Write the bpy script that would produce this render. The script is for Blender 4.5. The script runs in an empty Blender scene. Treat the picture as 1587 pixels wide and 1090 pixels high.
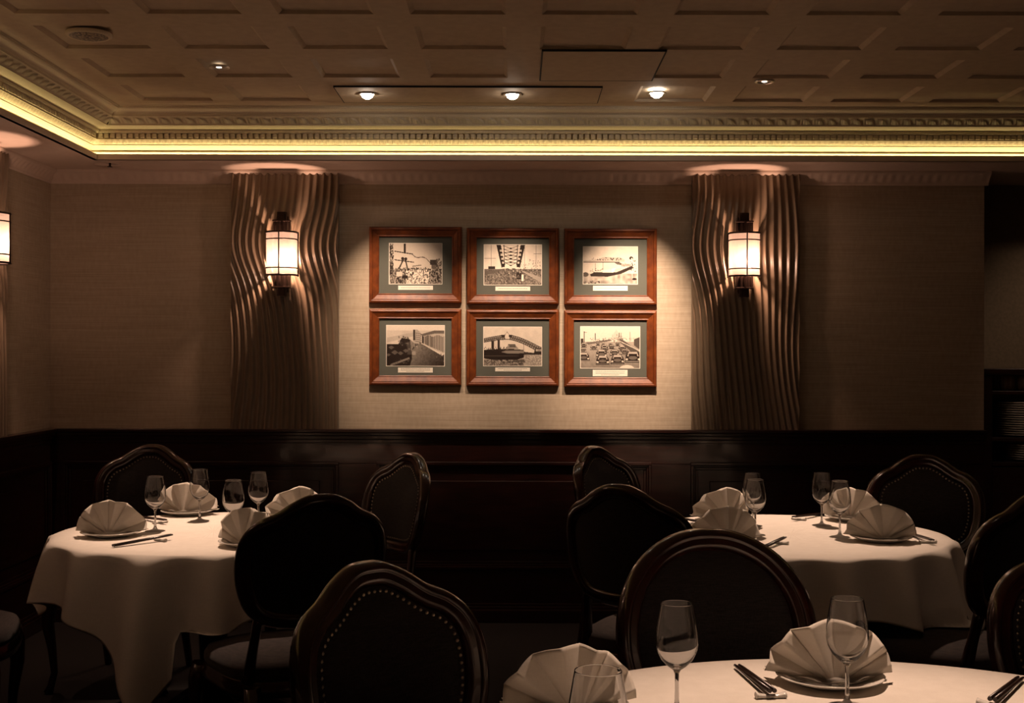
import bpy, math, random
import numpy as np
from mathutils import Vector, Matrix

PI = math.pi
SC = bpy.context.scene
COL = SC.collection
rnd = random.Random(7)

# ------------------------------------------------------------------ camera, world, exposure
EYE = 1.41
F = 1900.0                       # focal length in pixels of the 1587 px wide frame
CX, CY = 800.0, 551.0            # vanishing point of the frontal view
cam_d = bpy.data.cameras.new('camera')
cam = bpy.data.objects.new('camera', cam_d)
COL.objects.link(cam)
cam.location = (0, 0, EYE)
cam.rotation_mode = 'XYZ'
cam.matrix_world = Matrix.Translation((0, 0, EYE)) @ Matrix.Rotation(math.radians(90), 4, 'X') @ Matrix.Rotation(math.radians(0.12), 4, 'Z')
cam_d.sensor_fit = 'HORIZONTAL'
cam_d.sensor_width = 36.0
cam_d.lens = 36.0 * F / 1587.0
cam_d.shift_x = (793.5 - CX) / 1587.0
cam_d.shift_y = (CY - 545.0) / 1587.0
cam_d.clip_start = 0.05
cam_d.clip_end = 60
SC.camera = cam

world = bpy.data.worlds.new('world')
SC.world = world
world.use_nodes = True
world.node_tree.nodes['Background'].inputs[0].default_value = (0.0, 0.0, 0.0, 1)
world.node_tree.nodes['Background'].inputs[1].default_value = 0.0

vs = SC.view_settings
SC.display_settings.display_device = 'sRGB'
vs.view_transform = 'Standard'
vs.look = 'None'
vs.gamma = 1
vs.use_curve_mapping = False
vs.exposure = 0.0
SC.cycles.max_bounces = 10
SC.cycles.transmission_bounces = 10
SC.cycles.transparent_max_bounces = 16
SC.cycles.sample_clamp_indirect = 1.5
SC.cycles.caustics_reflective = False
SC.cycles.caustics_refractive = True
SC.cycles.use_denoising = True


def spot(name, loc, aim, watts, size, blend, col, radius=0.02):
    d = bpy.data.lights.new(name, 'SPOT')
    d.energy = watts
    d.spot_size = math.radians(size)
    d.spot_blend = blend
    d.color = col
    d.shadow_soft_size = radius
    o = bpy.data.objects.new(name, d)
    COL.objects.link(o)
    o.location = loc
    v = Vector(aim) - Vector(loc)
    o.rotation_euler = v.to_track_quat('-Z', 'Y').to_euler()
    return o


CEIL = 2.6255     # main ceiling height
SOF = 2.385       # dropped soffit height
WARM = (1.0, 0.70, 0.50)
# picture spots, table spots (the lit ones in view and their neighbours over the camera side), then added fill spots
PIC = [(-0.690, 5.66), (-0.020, 5.66), (0.646, 5.66)]
for x, y in PIC:
    spot('picture_spot', (x, y, CEIL - 0.03), (x * 0.92, 6.5, 1.56), 380, 40, 1.0, WARM, 0.018)
TAB = [(-1.256, 5.17, (-1.10, 4.60, 0.75), 200), (1.095, 5.42, (0.98, 4.62, 0.75), 185)]
for x, y, a, w in TAB:
    spot('table_or_fill_spot', (x, y, CEIL - 0.03), a, w, 46, 0.8, (1.0, 0.67, 0.48), 0.03)
spot('table_or_fill_spot', (0.75, 2.75, CEIL - 0.03), (0.62, 2.05, 0.75), 150, 50, 0.8, (1.0, 0.67, 0.48), 0.03)
spot('table_or_fill_spot', (3.35, 5.6, CEIL - 0.03), (3.25, 6.9, 1.35), 28, 62, 0.8, (1.0, 0.67, 0.48), 0.03)  # added unseen spot that brightens the niche and its plates
for x, y in ((-1.5, -0.4), (0.9, -0.9), (2.9, 0.6), (3.2, 3.2)):     # unseen wide spots added as ambient fill
    spot('fill_spot', (x, y, CEIL - 0.03), (x, y, 0), 8, 110, 0.8, (1.0, 0.66, 0.44), 0.03)
spot('table_or_fill_spot', (-1.15, 3.25, CEIL - 0.03), (-1.15, 4.35, 0.6), 6.5, 38, 0.8, (1.0, 0.68, 0.46), 0.03)  # added weak fill for the front skirt of the left table
spot('table_or_fill_spot', (1.25, 3.2, CEIL - 0.03), (1.15, 4.25, 0.6), 5, 38, 0.8, (1.0, 0.68, 0.46), 0.03)  # same added fill for the right table's skirt
spot('table_or_fill_spot', (-1.2, 1.7, CEIL - 0.03), (-1.15, 1.1, 0.75), 12, 44, 0.8, (1.0, 0.67, 0.48), 0.03)


# ------------------------------------------------------------------ materials
def new_mat(name):
    m = bpy.data.materials.new(name)
    m.use_nodes = True
    nt = m.node_tree
    nt.nodes.clear()
    out = nt.nodes.new('ShaderNodeOutputMaterial')
    b = nt.nodes.new('ShaderNodeBsdfPrincipled')
    nt.links.new(b.outputs[0], out.inputs[0])
    return m, nt, b, out


def mat(name, c1, c2=None, rough=0.5, scale=(8, 8, 8), noise=4.0, detail=4, metallic=0.0, spec=0.5,
        bump=0.0, bump_dist=0.001, coat=0.0, sheen=0.0):
    m, nt, b, out = new_mat(name)
    b.inputs['Roughness'].default_value = rough
    b.inputs['Metallic'].default_value = metallic
    b.inputs['Specular IOR Level'].default_value = spec
    b.inputs['Coat Weight'].default_value = coat
    b.inputs['Coat Roughness'].default_value = 0.08
    b.inputs['Sheen Weight'].default_value = sheen
    tc = nt.nodes.new('ShaderNodeTexCoord')
    mp = nt.nodes.new('ShaderNodeMapping')
    mp.inputs['Scale'].default_value = scale
    nt.links.new(tc.outputs['Object'], mp.inputs[0])
    n = nt.nodes.new('ShaderNodeTexNoise')
    n.inputs['Scale'].default_value = noise
    n.inputs['Detail'].default_value = detail
    nt.links.new(mp.outputs[0], n.inputs['Vector'])
    r = nt.nodes.new('ShaderNodeValToRGB')
    c2 = c2 or tuple(v * 0.85 for v in c1)
    r.color_ramp.elements[0].position = 0.35
    r.color_ramp.elements[1].position = 0.65
    r.color_ramp.elements[0].color = (*c2, 1)
    r.color_ramp.elements[1].color = (*c1, 1)
    nt.links.new(n.outputs['Fac'], r.inputs[0])
    nt.links.new(r.outputs[0], b.inputs['Base Color'])
    if bump:
        bp = nt.nodes.new('ShaderNodeBump')
        bp.inputs['Strength'].default_value = bump
        bp.inputs['Distance'].default_value = bump_dist
        nt.links.new(n.outputs['Fac'], bp.inputs['Height'])
        nt.links.new(bp.outputs[0], b.inputs['Normal'])
    return m


def weave_mat(name, c1, c2, fx, fz, rough=0.9, bump=0.3, sheen=0.0, horizontal=False):
    """woven cloth: two crossed thread waves, plus slubs"""
    m, nt, b, out = new_mat(name)
    b.inputs['Roughness'].default_value = rough
    b.inputs['Specular IOR Level'].default_value = 0.15
    b.inputs['Sheen Weight'].default_value = sheen
    tc = nt.nodes.new('ShaderNodeTexCoord')
    outs = []
    for sc_ in (((fx * 0.06, fx * 0.06, fz), 1.0), ((fx, fx, fz * 0.05), 1.0)):
        mp = nt.nodes.new('ShaderNodeMapping')
        mp.inputs['Scale'].default_value = sc_[0]
        nt.links.new(tc.outputs['Object'], mp.inputs[0])
        n = nt.nodes.new('ShaderNodeTexNoise')
        n.inputs['Scale'].default_value = 1.0
        n.inputs['Detail'].default_value = 3
        nt.links.new(mp.outputs[0], n.inputs['Vector'])
        outs.append(n)
    mx = nt.nodes.new('ShaderNodeMix')
    mx.data_type = 'FLOAT'
    mx.inputs[0].default_value = 0.3 if horizontal else 0.5
    nt.links.new(outs[0].outputs['Fac'], mx.inputs[2])
    nt.links.new(outs[1].outputs['Fac'], mx.inputs[3])
    r = nt.nodes.new('ShaderNodeValToRGB')
    r.color_ramp.elements[0].position = 0.38
    r.color_ramp.elements[1].position = 0.62
    r.color_ramp.elements[0].color = (*c2, 1)
    r.color_ramp.elements[1].color = (*c1, 1)
    nt.links.new(mx.outputs[0], r.inputs[0])
    nt.links.new(r.outputs[0], b.inputs['Base Color'])
    bp = nt.nodes.new('ShaderNodeBump')
    bp.inputs['Strength'].default_value = bump
    bp.inputs['Distance'].default_value = 0.001
    nt.links.new(mx.outputs[0], bp.inputs['Height'])
    nt.links.new(bp.outputs[0], b.inputs['Normal'])
    return m


def emis(name, col, strength):
    m = bpy.data.materials.new(name)
    m.use_nodes = True
    nt = m.node_tree
    nt.nodes.clear()
    out = nt.nodes.new('ShaderNodeOutputMaterial')
    e = nt.nodes.new('ShaderNodeEmission')
    e.inputs[0].default_value = (*col, 1)
    e.inputs[1].default_value = strength
    nt.links.new(e.outputs[0], out.inputs[0])
    return m


M = {}
M['wallpaper'] = weave_mat('grasscloth_wallpaper', (0.44, 0.36, 0.27), (0.33, 0.265, 0.195), 60, 420, 0.85, 0.35, horizontal=True)
M['ceiling'] = mat('ceiling_paint', (0.42, 0.32, 0.22), (0.38, 0.29, 0.20), rough=0.75, noise=3, bump=0.05)
M['soffit'] = mat('soffit_paint', (0.56, 0.44, 0.36), (0.53, 0.415, 0.335), rough=0.8, noise=3)
M['plaster'] = mat('cornice_plaster', (0.66, 0.56, 0.40), (0.58, 0.48, 0.34), rough=0.7, noise=30, bump=0.1)
M['mahogany'] = mat('dark_mahogany', (0.026, 0.006, 0.004), (0.011, 0.003, 0.002), rough=0.34, scale=(3, 3, 30), noise=2, spec=0.4, coat=0.5)
M['chair_wood'] = mat('polished_chair_wood', (0.034, 0.007, 0.005), (0.013, 0.003, 0.0025), rough=0.24, scale=(4, 4, 20), noise=3, coat=0.6)
M['frame_wood'] = mat('red_brown_frame_wood', (0.165, 0.042, 0.009), (0.09, 0.022, 0.006), rough=0.42, scale=(6, 6, 6), noise=4, spec=0.25)
M['upholstery'] = weave_mat('charcoal_upholstery', (0.038, 0.033, 0.032), (0.016, 0.014, 0.015), 700, 700, 0.95, 0.4, 0.1)
M['seat_fabric'] = weave_mat('taupe_seat_fabric', (0.050, 0.038, 0.036), (0.024, 0.018, 0.018), 700, 700, 0.95, 0.4, 0.1)
M['brass'] = mat('nail_brass', (0.32, 0.27, 0.20), rough=0.3, metallic=1.0)
M['linen'] = weave_mat('white_table_linen', (0.80, 0.74, 0.67), (0.74, 0.68, 0.61), 500, 500, 0.9, 0.15)
M['napkin'] = weave_mat('folded_napkin_linen', (0.80, 0.74, 0.66), (0.75, 0.69, 0.61), 600, 600, 0.9, 0.12)
M['china'] = mat('white_china', (0.82, 0.78, 0.72), (0.80, 0.76, 0.70), rough=0.15, noise=2)
M['stick'] = mat('black_lacquer', (0.018, 0.008, 0.006), rough=0.3, noise=3)
M['bronze'] = mat('dark_bronze', (0.040, 0.022, 0.016), rough=0.35, metallic=0.7, noise=5)
M['panel'] = mat('wave_panel_paint', (0.175, 0.128, 0.086), (0.16, 0.116, 0.078), rough=0.30, noise=3, spec=0.5)
M['carpet'] = mat('dark_carpet', (0.010, 0.006, 0.005), (0.004, 0.003, 0.003), rough=1.0, noise=12, bump=0.5)
M['matboard'] = mat('grey_green_mat_board', (0.085, 0.088, 0.070), (0.080, 0.083, 0.066), rough=0.8, noise=40)
M['paper'] = mat('white_caption_paper', (0.80, 0.74, 0.64), (0.76, 0.70, 0.60), rough=0.8, noise=20)
M['ink'] = mat('printed_ink', (0.10, 0.08, 0.06), rough=0.9)
M['dark_gap'] = mat('dark_seam', (0.010, 0.008, 0.006), rough=0.9)
M['grille'] = mat('speaker_grille', (0.30, 0.23, 0.16), (0.05, 0.04, 0.03), rough=0.6, scale=(1, 1, 1), noise=130, detail=0)
M['chrome'] = mat('brushed_metal', (0.55, 0.5, 0.45), rough=0.3, metallic=1.0)
M['niche'] = mat('brown_niche_wall', (0.16, 0.12, 0.075), (0.13, 0.10, 0.06), rough=0.8, noise=8)
M['cup'] = mat('tan_glazed_cup', (0.50, 0.36, 0.26), (0.28, 0.15, 0.10), rough=0.4, scale=(14, 14, 0.1), noise=4)
M['led'] = emis('cove_led', (1.0, 0.76, 0.33), 34.0)
M['bulb'] = emis('bright_lamp_face', (1.0, 0.86, 0.70), 60.0)
M['bulb_dim'] = emis('angled_lamp_face', (1.0, 0.84, 0.66), 6.0)


def glass_mat():
    m, nt, b, out = new_mat('clear_glass')
    b.inputs['Base Color'].default_value = (1, 1, 1, 1)
    b.inputs['Roughness'].default_value = 0.0
    b.inputs['IOR'].default_value = 1.48
    b.inputs['Transmission Weight'].default_value = 1.0
    return m


M['glass'] = glass_mat()


def pane_mat():
    m = bpy.data.materials.new('picture_glass')
    m.use_nodes = True
    nt = m.node_tree
    nt.nodes.clear()
    out = nt.nodes.new('ShaderNodeOutputMaterial')
    tr = nt.nodes.new('ShaderNodeBsdfTransparent')
    gl = nt.nodes.new('ShaderNodeBsdfGlossy')
    gl.inputs['Roughness'].default_value = 0.03
    lw = nt.nodes.new('ShaderNodeLayerWeight')
    pw = nt.nodes.new('ShaderNodeMath')
    pw.operation = 'POWER'
    pw.inputs[1].default_value = 4.0
    nt.links.new(lw.outputs['Facing'], pw.inputs[0])
    fr = nt.nodes.new('ShaderNodeMath')
    fr.operation = 'MULTIPLY_ADD'
    fr.inputs[1].default_value = 0.9
    fr.inputs[2].default_value = 0.045
    nt.links.new(pw.outputs[0], fr.inputs[0])
    mx = nt.nodes.new('ShaderNodeMixShader')
    nt.links.new(fr.outputs[0], mx.inputs[0])
    nt.links.new(tr.outputs[0], mx.inputs[1])
    nt.links.new(gl.outputs[0], mx.inputs[2])
    nt.links.new(mx.outputs[0], out.inputs[0])
    return m


M['pane'] = pane_mat()


def shade_mat():
    """opal sconce glass, lit by the bulb inside it and glowing a little by itself"""
    m = bpy.data.materials.new('opal_sconce_glass')
    m.use_nodes = True
    nt = m.node_tree
    nt.nodes.clear()
    out = nt.nodes.new('ShaderNodeOutputMaterial')
    t = nt.nodes.new('ShaderNodeBsdfTranslucent')
    t.inputs[0].default_value = (0.19, 0.155, 0.13, 1)
    d = nt.nodes.new('ShaderNodeBsdfDiffuse')
    d.inputs[0].default_value = (0.22, 0.18, 0.15, 1)
    mx = nt.nodes.new('ShaderNodeMixShader')
    mx.inputs[0].default_value = 0.3
    e = nt.nodes.new('ShaderNodeEmission')
    e.inputs[0].default_value = (1.0, 0.58, 0.40, 1)
    e.inputs[1].default_value = 0.42
    tp = nt.nodes.new('ShaderNodeBsdfTransparent')
    m3_ = nt.nodes.new('ShaderNodeMixShader')
    m3_.inputs[0].default_value = 0.42
    ad = nt.nodes.new('ShaderNodeAddShader')
    nt.links.new(t.outputs[0], mx.inputs[1])
    nt.links.new(d.outputs[0], mx.inputs[2])
    nt.links.new(mx.outputs[0], ad.inputs[0])
    nt.links.new(e.outputs[0], ad.inputs[1])
    nt.links.new(ad.outputs[0], m3_.inputs[1])
    nt.links.new(tp.outputs[0], m3_.inputs[2])
    nt.links.new(m3_.outputs[0], out.inputs[0])
    return m


M['shade'] = shade_mat()


def photo_mat():
    m, nt, b, out = new_mat('sepia_photo_print')
    a = nt.nodes.new('ShaderNodeVertexColor')
    a.layer_name = 'print'
    nt.links.new(a.outputs[0], b.inputs['Base Color'])
    b.inputs['Roughness'].default_value = 0.6
    b.inputs['Specular IOR Level'].default_value = 0.15
    return m


M['photo'] = photo_mat()


# ------------------------------------------------------------------ mesh helpers
class MB:
    def __init__(s):
        s.v, s.f, s.sm = [], [], []

    def add(s, verts, faces, smooth=False):
        o = len(s.v)
        s.v += [tuple(p) for p in verts]
        s.f += [tuple(i + o for i in f) for f in faces]
        s.sm += [smooth] * len(faces)
        return s

    def box(s, x0, x1, y0, y1, z0, z1):
        v = [(x, y, z) for z in (z0, z1) for y in (y0, y1) for x in (x0, x1)]
        return s.add(v, [(0, 2, 3, 1), (4, 5, 7, 6), (0, 1, 5, 4), (2, 6, 7, 3), (0, 4, 6, 2), (1, 3, 7, 5)])

    def lathe(s, prof, n=32, c=(0, 0, 0), smooth=True, a0=0.0, a1=2 * PI):
        full = abs(a1 - a0 - 2 * PI) < 1e-6
        cols = n if full else n + 1
        v, f = [], []
        for r, z in prof:
            for i in range(cols):
                a = a0 + (a1 - a0) * i / n
                v.append((c[0] + r * math.cos(a), c[1] + r * math.sin(a), c[2] + z))
        for k in range(len(prof) - 1):
            for i in range(n):
                j = (i + 1) % cols
                f.append((k * cols + i, k * cols + j, (k + 1) * cols + j, (k + 1) * cols + i))
        return s.add(v, f, smooth)

    def grid(s, P, smooth=True, close_u=False, close_v=False):
        nu, nv = len(P), len(P[0])
        v = [p for row in P for p in row]
        f = []
        for i in range(nu if close_u else nu - 1):
            for j in range(nv if close_v else nv - 1):
                a, b2 = (i + 1) % nu, (j + 1) % nv
                f.append((i * nv + j, a * nv + j, a * nv + b2, i * nv + b2))
        return s.add(v, f, smooth)

    def tube(s, pts, rad, n=10, caps=True, smooth=True, flat=1.0):
        pts = [Vector(p) for p in pts]
        if not isinstance(rad, (list, tuple)):
            rad = [rad] * len(pts)
        rows = []
        ref = Vector((0, 0, 1))
        t0 = (pts[1] - pts[0]).normalized()
        if abs(t0.dot(ref)) > 0.9:
            ref = Vector((0, 1, 0))
        nrm = (ref - t0 * ref.dot(t0)).normalized()
        for i, p in enumerate(pts):
            t = (pts[min(i + 1, len(pts) - 1)] - pts[max(i - 1, 0)]).normalized()
            nrm = (nrm - t * nrm.dot(t)).normalized()
            bi = t.cross(nrm)
            rows.append([p + (nrm * math.cos(2 * PI * k / n) + bi * math.sin(2 * PI * k / n) * flat) * rad[i] for k in range(n)])
        o = len(s.v)
        s.grid(rows, smooth, close_v=True)
        if caps:
            s.f.append(tuple(o + k for k in range(n)))
            s.f.append(tuple(o + (len(pts) - 1) * n + k for k in reversed(range(n))))
            s.sm += [False, False]
        return s

    def build(s, name, m, parent=None, bevel=0.0, solid=0.0, subsurf=0):
        me = bpy.data.meshes.new(name)
        me.from_pydata([tuple(p) for p in s.v], [], s.f)
        me.polygons.foreach_set('use_smooth', s.sm)
        me.materials.append(M[m] if isinstance(m, str) else m)
        o = bpy.data.objects.new(name, me)
        COL.objects.link(o)
        import bmesh
        bm = bmesh.new()
        bm.from_mesh(me)
        bmesh.ops.recalc_face_normals(bm, faces=bm.faces)
        bm.to_mesh(me)
        bm.free()
        if parent:
            o.parent = parent
        if solid:
            md = o.modifiers.new('thickness', 'SOLIDIFY')
            md.thickness = solid
            md.offset = 0
        if bevel:
            md = o.modifiers.new('soft_edges', 'BEVEL')
            md.width = bevel
            md.segments = 2
            md.limit_method = 'ANGLE'
            md.angle_limit = math.radians(40)
        if subsurf:
            md = o.modifiers.new('rounding', 'SUBSURF')
            md.levels = subsurf
            md.render_levels = subsurf
        return o


def thing(name, label, cat, loc=(0, 0, 0), rot=0.0, group=None):
    o = bpy.data.objects.new(name, None)
    COL.objects.link(o)
    o.empty_display_size = 0.1
    o.location = loc
    o.rotation_euler = (0, 0, rot)
    o['label'] = label
    o['category'] = cat
    if group:
        o['group'] = group
    return o


def tag(o, label, cat, group=None):
    o['label'] = label
    o['category'] = cat
    if group:
        o['group'] = group
    return o


def struct(o):
    o['kind'] = 'structure'
    return o


def dup(root, loc, rot, label, group=None):
    def cp(o, par):
        c = o.copy()
        COL.objects.link(c)
        if par:
            c.parent = par
        for ch in [k for k in o.children]:
            cp(ch, c)
        return c
    r = cp(root, None)
    r.location = loc
    r.rotation_euler = (0, 0, rot)
    r['label'] = label
    if group:
        r['group'] = group
    return r


def at(px, py, h):
    """the spot at height h above the floor that the photo shows at pixel px, py"""
    y = (EYE - h) * F / (py - CY)
    return ((px - CX) * y / F, y, h)


def smooth_closed(pts, n):
    """Catmull-Rom through closed control points, resampled evenly"""
    P = [np.array(p, float) for p in pts]
    k = len(P)
    dense = []
    for i in range(k):
        p0, p1, p2, p3 = P[(i - 1) % k], P[i], P[(i + 1) % k], P[(i + 2) % k]
        for j in range(12):
            t = j / 12
            dense.append(0.5 * ((2 * p1) + (-p0 + p2) * t + (2 * p0 - 5 * p1 + 4 * p2 - p3) * t * t + (-p0 + 3 * p1 - 3 * p2 + p3) * t ** 3))
    dense.append(dense[0])
    d = np.array(dense)
    L = np.concatenate([[0], np.cumsum(np.linalg.norm(np.diff(d, axis=0), axis=1))])
    tt = np.linspace(0, L[-1], n, endpoint=False)
    return np.stack([np.interp(tt, L, d[:, 0]), np.interp(tt, L, d[:, 1])], 1), L[-1]


# ------------------------------------------------------------------ room shell
XL, YB, XR, YF, XE = -2.47, 6.5, 4.4, -2.2, 2.48
struct(MB().box(XL - 0.1, XR + 0.1, YF - 0.1, 7.1, -0.1, 0).build('floor', 'carpet'))
RAIL = 1.02
struct(MB().box(XL - 0.12, XE, YB, 7.1, 0, SOF + 0.3).build('wall_back', 'wallpaper'))
struct(MB().box(XL - 0.12, XL, YF, YB, 0, SOF + 0.3).build('wall_left', 'wallpaper'))
struct(MB().box(XR, XR + 0.12, YF, 7.1, 0, SOF + 0.3).build('wall_right', 'wallpaper'))
struct(MB().box(XL - 0.12, XR + 0.12, YF - 0.12, YF, 0, SOF + 0.3).build('wall_front', 'wallpaper'))
struct(MB().box(XE, XR + 0.12, 6.98, 7.1, 0, SOF + 0.3).build('wall_niche', 'niche'))

# wainscot (dark mahogany panelling)


def wainscot(mb, along, a0, a1, plane, sgn, panels):
    """along: 'x' or 'y'; plane: wall coordinate; sgn: +1/-1 direction the panelling projects"""
    def bx(u0, u1, d0, d1, z0, z1):
        p, q = plane + sgn * d0, plane + sgn * d1
        p, q = min(p, q), max(p, q)
        if along == 'x':
            mb.box(u0, u1, p, q, z0, z1)
        else:
            mb.box(p, q, u0, u1, z0, z1)
    bx(a0, a1, 0, 0.010, 0, 0.99)
    zb, zt = 0.29, 0.835
    bx(a0, a1, 0.010, 0.024, zt, 0.965)
    bx(a0, a1, 0.010, 0.024, 0.10, zb)
    u = a0
    for p0, p1 in panels:
        bx(u, p0, 0.010, 0.024, zb, zt)
        u = p1
    bx(u, a1, 0.010, 0.024, zb, zt)
    for p0, p1 in panels:                       # bolection moulding and raised field
        for k, (w0, w1, d) in enumerate(((-0.012, 0.006, 0.034), (0.006, 0.016, 0.028), (0.016, 0.030, 0.018))):
            bx(p0 + w0, p1 - w0, 0.010, d, zt - w1, zt - w0)
            bx(p0 + w0, p1 - w0, 0.010, d, zb + w0, zb + w1)
            bx(p0 + w0, p0 + w1, 0.010, d, zb + w1, zt - w1)
            bx(p1 - w1, p1 - w0, 0.010, d, zb + w1, zt - w1)
        bx(p0 + 0.09, p1 - 0.09, 0.010, 0.020, zb + 0.09, zt - 0.09)
    bx(a0, a1, 0.024, 0.030, 0.945, 0.965)       # under the rail
    bx(a0, a1, 0.0, 0.036, 0.965, 0.985)
    bx(a0, a1, 0.0, 0.050, 0.985, 1.002)
    bx(a0, a1, 0.0, 0.060, 1.002, RAIL)


mb = MB()
pans = []
px0 = [(103, 523), (588, 1006), (1073, 1491)]
for a, b in px0:
    pans.append(((a - CX) * YB / F, (b - CX) * YB / F))
wainscot(mb, 'x', XL, XE, YB, -1, pans)
struct(mb.build('trim_1', 'mahogany', bevel=0.003))
mb = MB()
wainscot(mb, 'y', YF, YB - 0.06, XL, 1, [(5.0 - 1.65 * k - 0.0, 6.43 - 1.65 * k) for k in (4, 3, 2, 1, 0)])
struct(mb.build('trim_2', 'mahogany', bevel=0.003))


def base(name, bxs):
    m2 = MB()
    for b in bxs:
        m2.box(*b)
    struct(m2.build(name, 'mahogany', bevel=0.004))


base('baseboard_back', [(XL, XE, YB - 0.040, YB - 0.02, 0, 0.085), (XL, XE, YB - 0.050, YB - 0.04, 0, 0.07), (XL, XE, YB - 0.032, YB - 0.02, 0.085, 0.10)])
base('baseboard_left', [(XL + 0.02, XL + 0.040, YF, YB, 0, 0.085), (XL + 0.04, XL + 0.05, YF, YB, 0, 0.07), (XL + 0.02, XL + 0.032, YF, YB, 0.085, 0.10)])

# soffit (dropped border of the ceiling), lip and cove
LX, LY, RX = -2.10, 6.13, 3.9     # the lip's edge on the left, at the back, on the right
mb = MB()
mb.box(XL - 0.1, XR + 0.1, LY + 0.09, 7.1, SOF, SOF + 0.02)
mb.box(XL - 0.1, XR + 0.1, LY, LY + 0.09, SOF, SOF + 0.012)
mb.box(XL - 0.1, LX, YF, LY, SOF, SOF + 0.012)
mb.box(RX, XR + 0.1, YF, LY, SOF, SOF + 0.012)
struct(mb.build('ceiling_soffit', 'soffit'))


def sweep_tray(prof, step, deco, name, m):
    """run a profile (d inward, z) along the left side and the back of the tray, mitred in the corner.
    deco(s, k) -> (dd, dz) relief for profile point k at distance s along the run"""
    mb = MB()
    # back run: from the left corner to the right end
    n = max(2, int((RX - LX) / step)) if deco else 2
    rows = []
    for i in range(n + 1):
        row = []
        for k, (d, z) in enumerate(prof):
            x0, x1 = LX + d, RX - d
            s = x0 + (x1 - x0) * i / n
            dd = dz = 0
            if deco:
                dd, dz = deco(s - LX, k)
            row.append((s, LY - d - dd, EYE + z + dz))
        rows.append(row)
    mb.grid(rows, smooth=bool(deco))
    n = max(2, int((LY - 1.5) / step)) if deco else 2
    for ya, yb_, nn in ((1.5, None, n), (YF, 1.5, 2)):
        rows = []
        for i in range(nn + 1):
            row = []
            for k, (d, z) in enumerate(prof):
                y1 = LY - d if yb_ is None else yb_
                s = ya + (y1 - ya) * i / nn
                dd = dz = 0
                if deco and nn > 2:
                    dd, dz = deco(LY - s, k)
                row.append((LX + d + dd, s, EYE + z + dz))
            rows.append(row)
        mb.grid(rows, smooth=bool(deco))
    return struct(mb.build(name, m))


# lip
sweep_tray([(-0.012, 0.977), (-0.012, 1.001), (-0.010, 1.003), (0, 1.003), (0.004, 1.001), (0.004, 0.975), (-0.02, 0.975)], 1, None, 'trim_3', 'soffit')
# plain bands of the cove
sweep_tray([(-0.012, 0.987), (-0.062, 0.987), (-0.062, 1.010), (-0.050, 1.014), (-0.046, 1.017), (-0.046, 1.021), (-0.056, 1.022), (-0.056, 1.030),
            (-0.050, 1.034), (-0.044, 1.042), (-0.037, 1.048), (-0.028, 1.052), (-0.028, 1.056)], 1, None, 'trim_4', 'plaster')


def egg(s, k):
    if k in (0, 7):
        return 0, 0
    ph = (s / 0.030) % 1.0
    w = math.sin(PI * k / 7)
    e = max(0.0, 1 - ((ph - 0.5) / 0.34) ** 2) ** 0.5
    dart = 0.5 * max(0.0, 1 - abs(((ph + 0.5) % 1.0) - 0.5) / 0.09)
    return w * (0.007 * e + 0.007 * dart - 0.004), 0


sweep_tray([(-0.028 + 0.026 * (k / 7), 1.056 + 0.020 * (k / 7) ** 1.3) for k in range(8)], 0.0037, egg, 'trim_5', 'plaster')
sweep_tray([(-0.002, 1.076), (0.002, 1.076), (0.002, 1.080), (-0.004, 1.0805), (-0.004, 1.106), (0.014, 1.1065), (0.018, 1.108),
            (0.020, 1.112), (0.020, 1.118), (0.016, 1.122), (0.070, 1.132), (0.078, 1.133), (0.078, 1.138)], 1, None, 'trim_6', 'plaster')
# dentils
mb = MB()
s = LX + 0.012
while s < RX - 0.05:
    mb.box(s, s + 0.020, LY - 0.010, LY + 0.006, EYE + 1.083, EYE + 1.105)
    s += 0.030
s = 1.0
while s < LY - 0.03:
    mb.box(LX - 0.006, LX + 0.010, s, s + 0.020, EYE + 1.083, EYE + 1.105)
    s += 0.030
struct(mb.build('trim_7', 'plaster'))


def leaf(s, k):
    if k in (0, 11):
        return 0, 0
    t = k / 11
    ph = (s / 0.062) % 1.0
    env = math.sin(PI * t)
    a = math.cos(2 * PI * ph + 2.2 * t) * 0.5 + 0.5
    vein = 0.5 + 0.5 * math.cos(2 * PI * (s / 0.0155) + 5 * abs(ph - 0.5) * t * 4)
    tip = max(0, math.sin(PI * min(1, max(0, t * 1.2 - 0.1)))) * (0.5 + 0.5 * math.cos(2 * PI * ph * 2 + 3 * t))
    return env * (0.011 * a + 0.010 * vein + 0.009 * tip - 0.014), env * (0.003 * tip)


sweep_tray([(0.078 + 0.034 * (k / 11) ** 0.8, 1.138 + 0.030 * (k / 11)) for k in range(12)], 0.0045, leaf, 'trim_8', 'plaster')
sweep_tray([(0.112, 1.168), (0.116, 1.169), (0.117, 1.174)] +
           [(0.117 + 0.040 * t - 0.008 * math.sin(2 * PI * t), 1.174 + 0.036 * t) for t in [i / 10 for i in range(11)]] +
           [(0.160, 1.211), (0.162, 1.2155)], 1, None, 'trim_9', 'plaster')

# LED strip in the trough behind the lip: a lamp of its own
mb = MB()
def tape(d0, z0, d1, z1):
    p = [(LX + d0, YF + 3.0), (LX + d0, LY - d0), (RX, LY - d0)]
    q = [(LX + d1, YF + 3.0), (LX + d1, LY - d1), (RX, LY - d1)]
    v = [(x, y, EYE + z0) for x, y in p] + [(x, y, EYE + z1) for x, y in q]
    mb.add(v, [(0, 1, 4, 3), (1, 2, 5, 4)])


tape(-0.034, 0.9885, -0.024, 0.9965)
tag(mb.build('cove_light_strip', 'led'), 'yellow strip light glowing inside the ceiling cove behind the lip', 'light strip')

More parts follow.
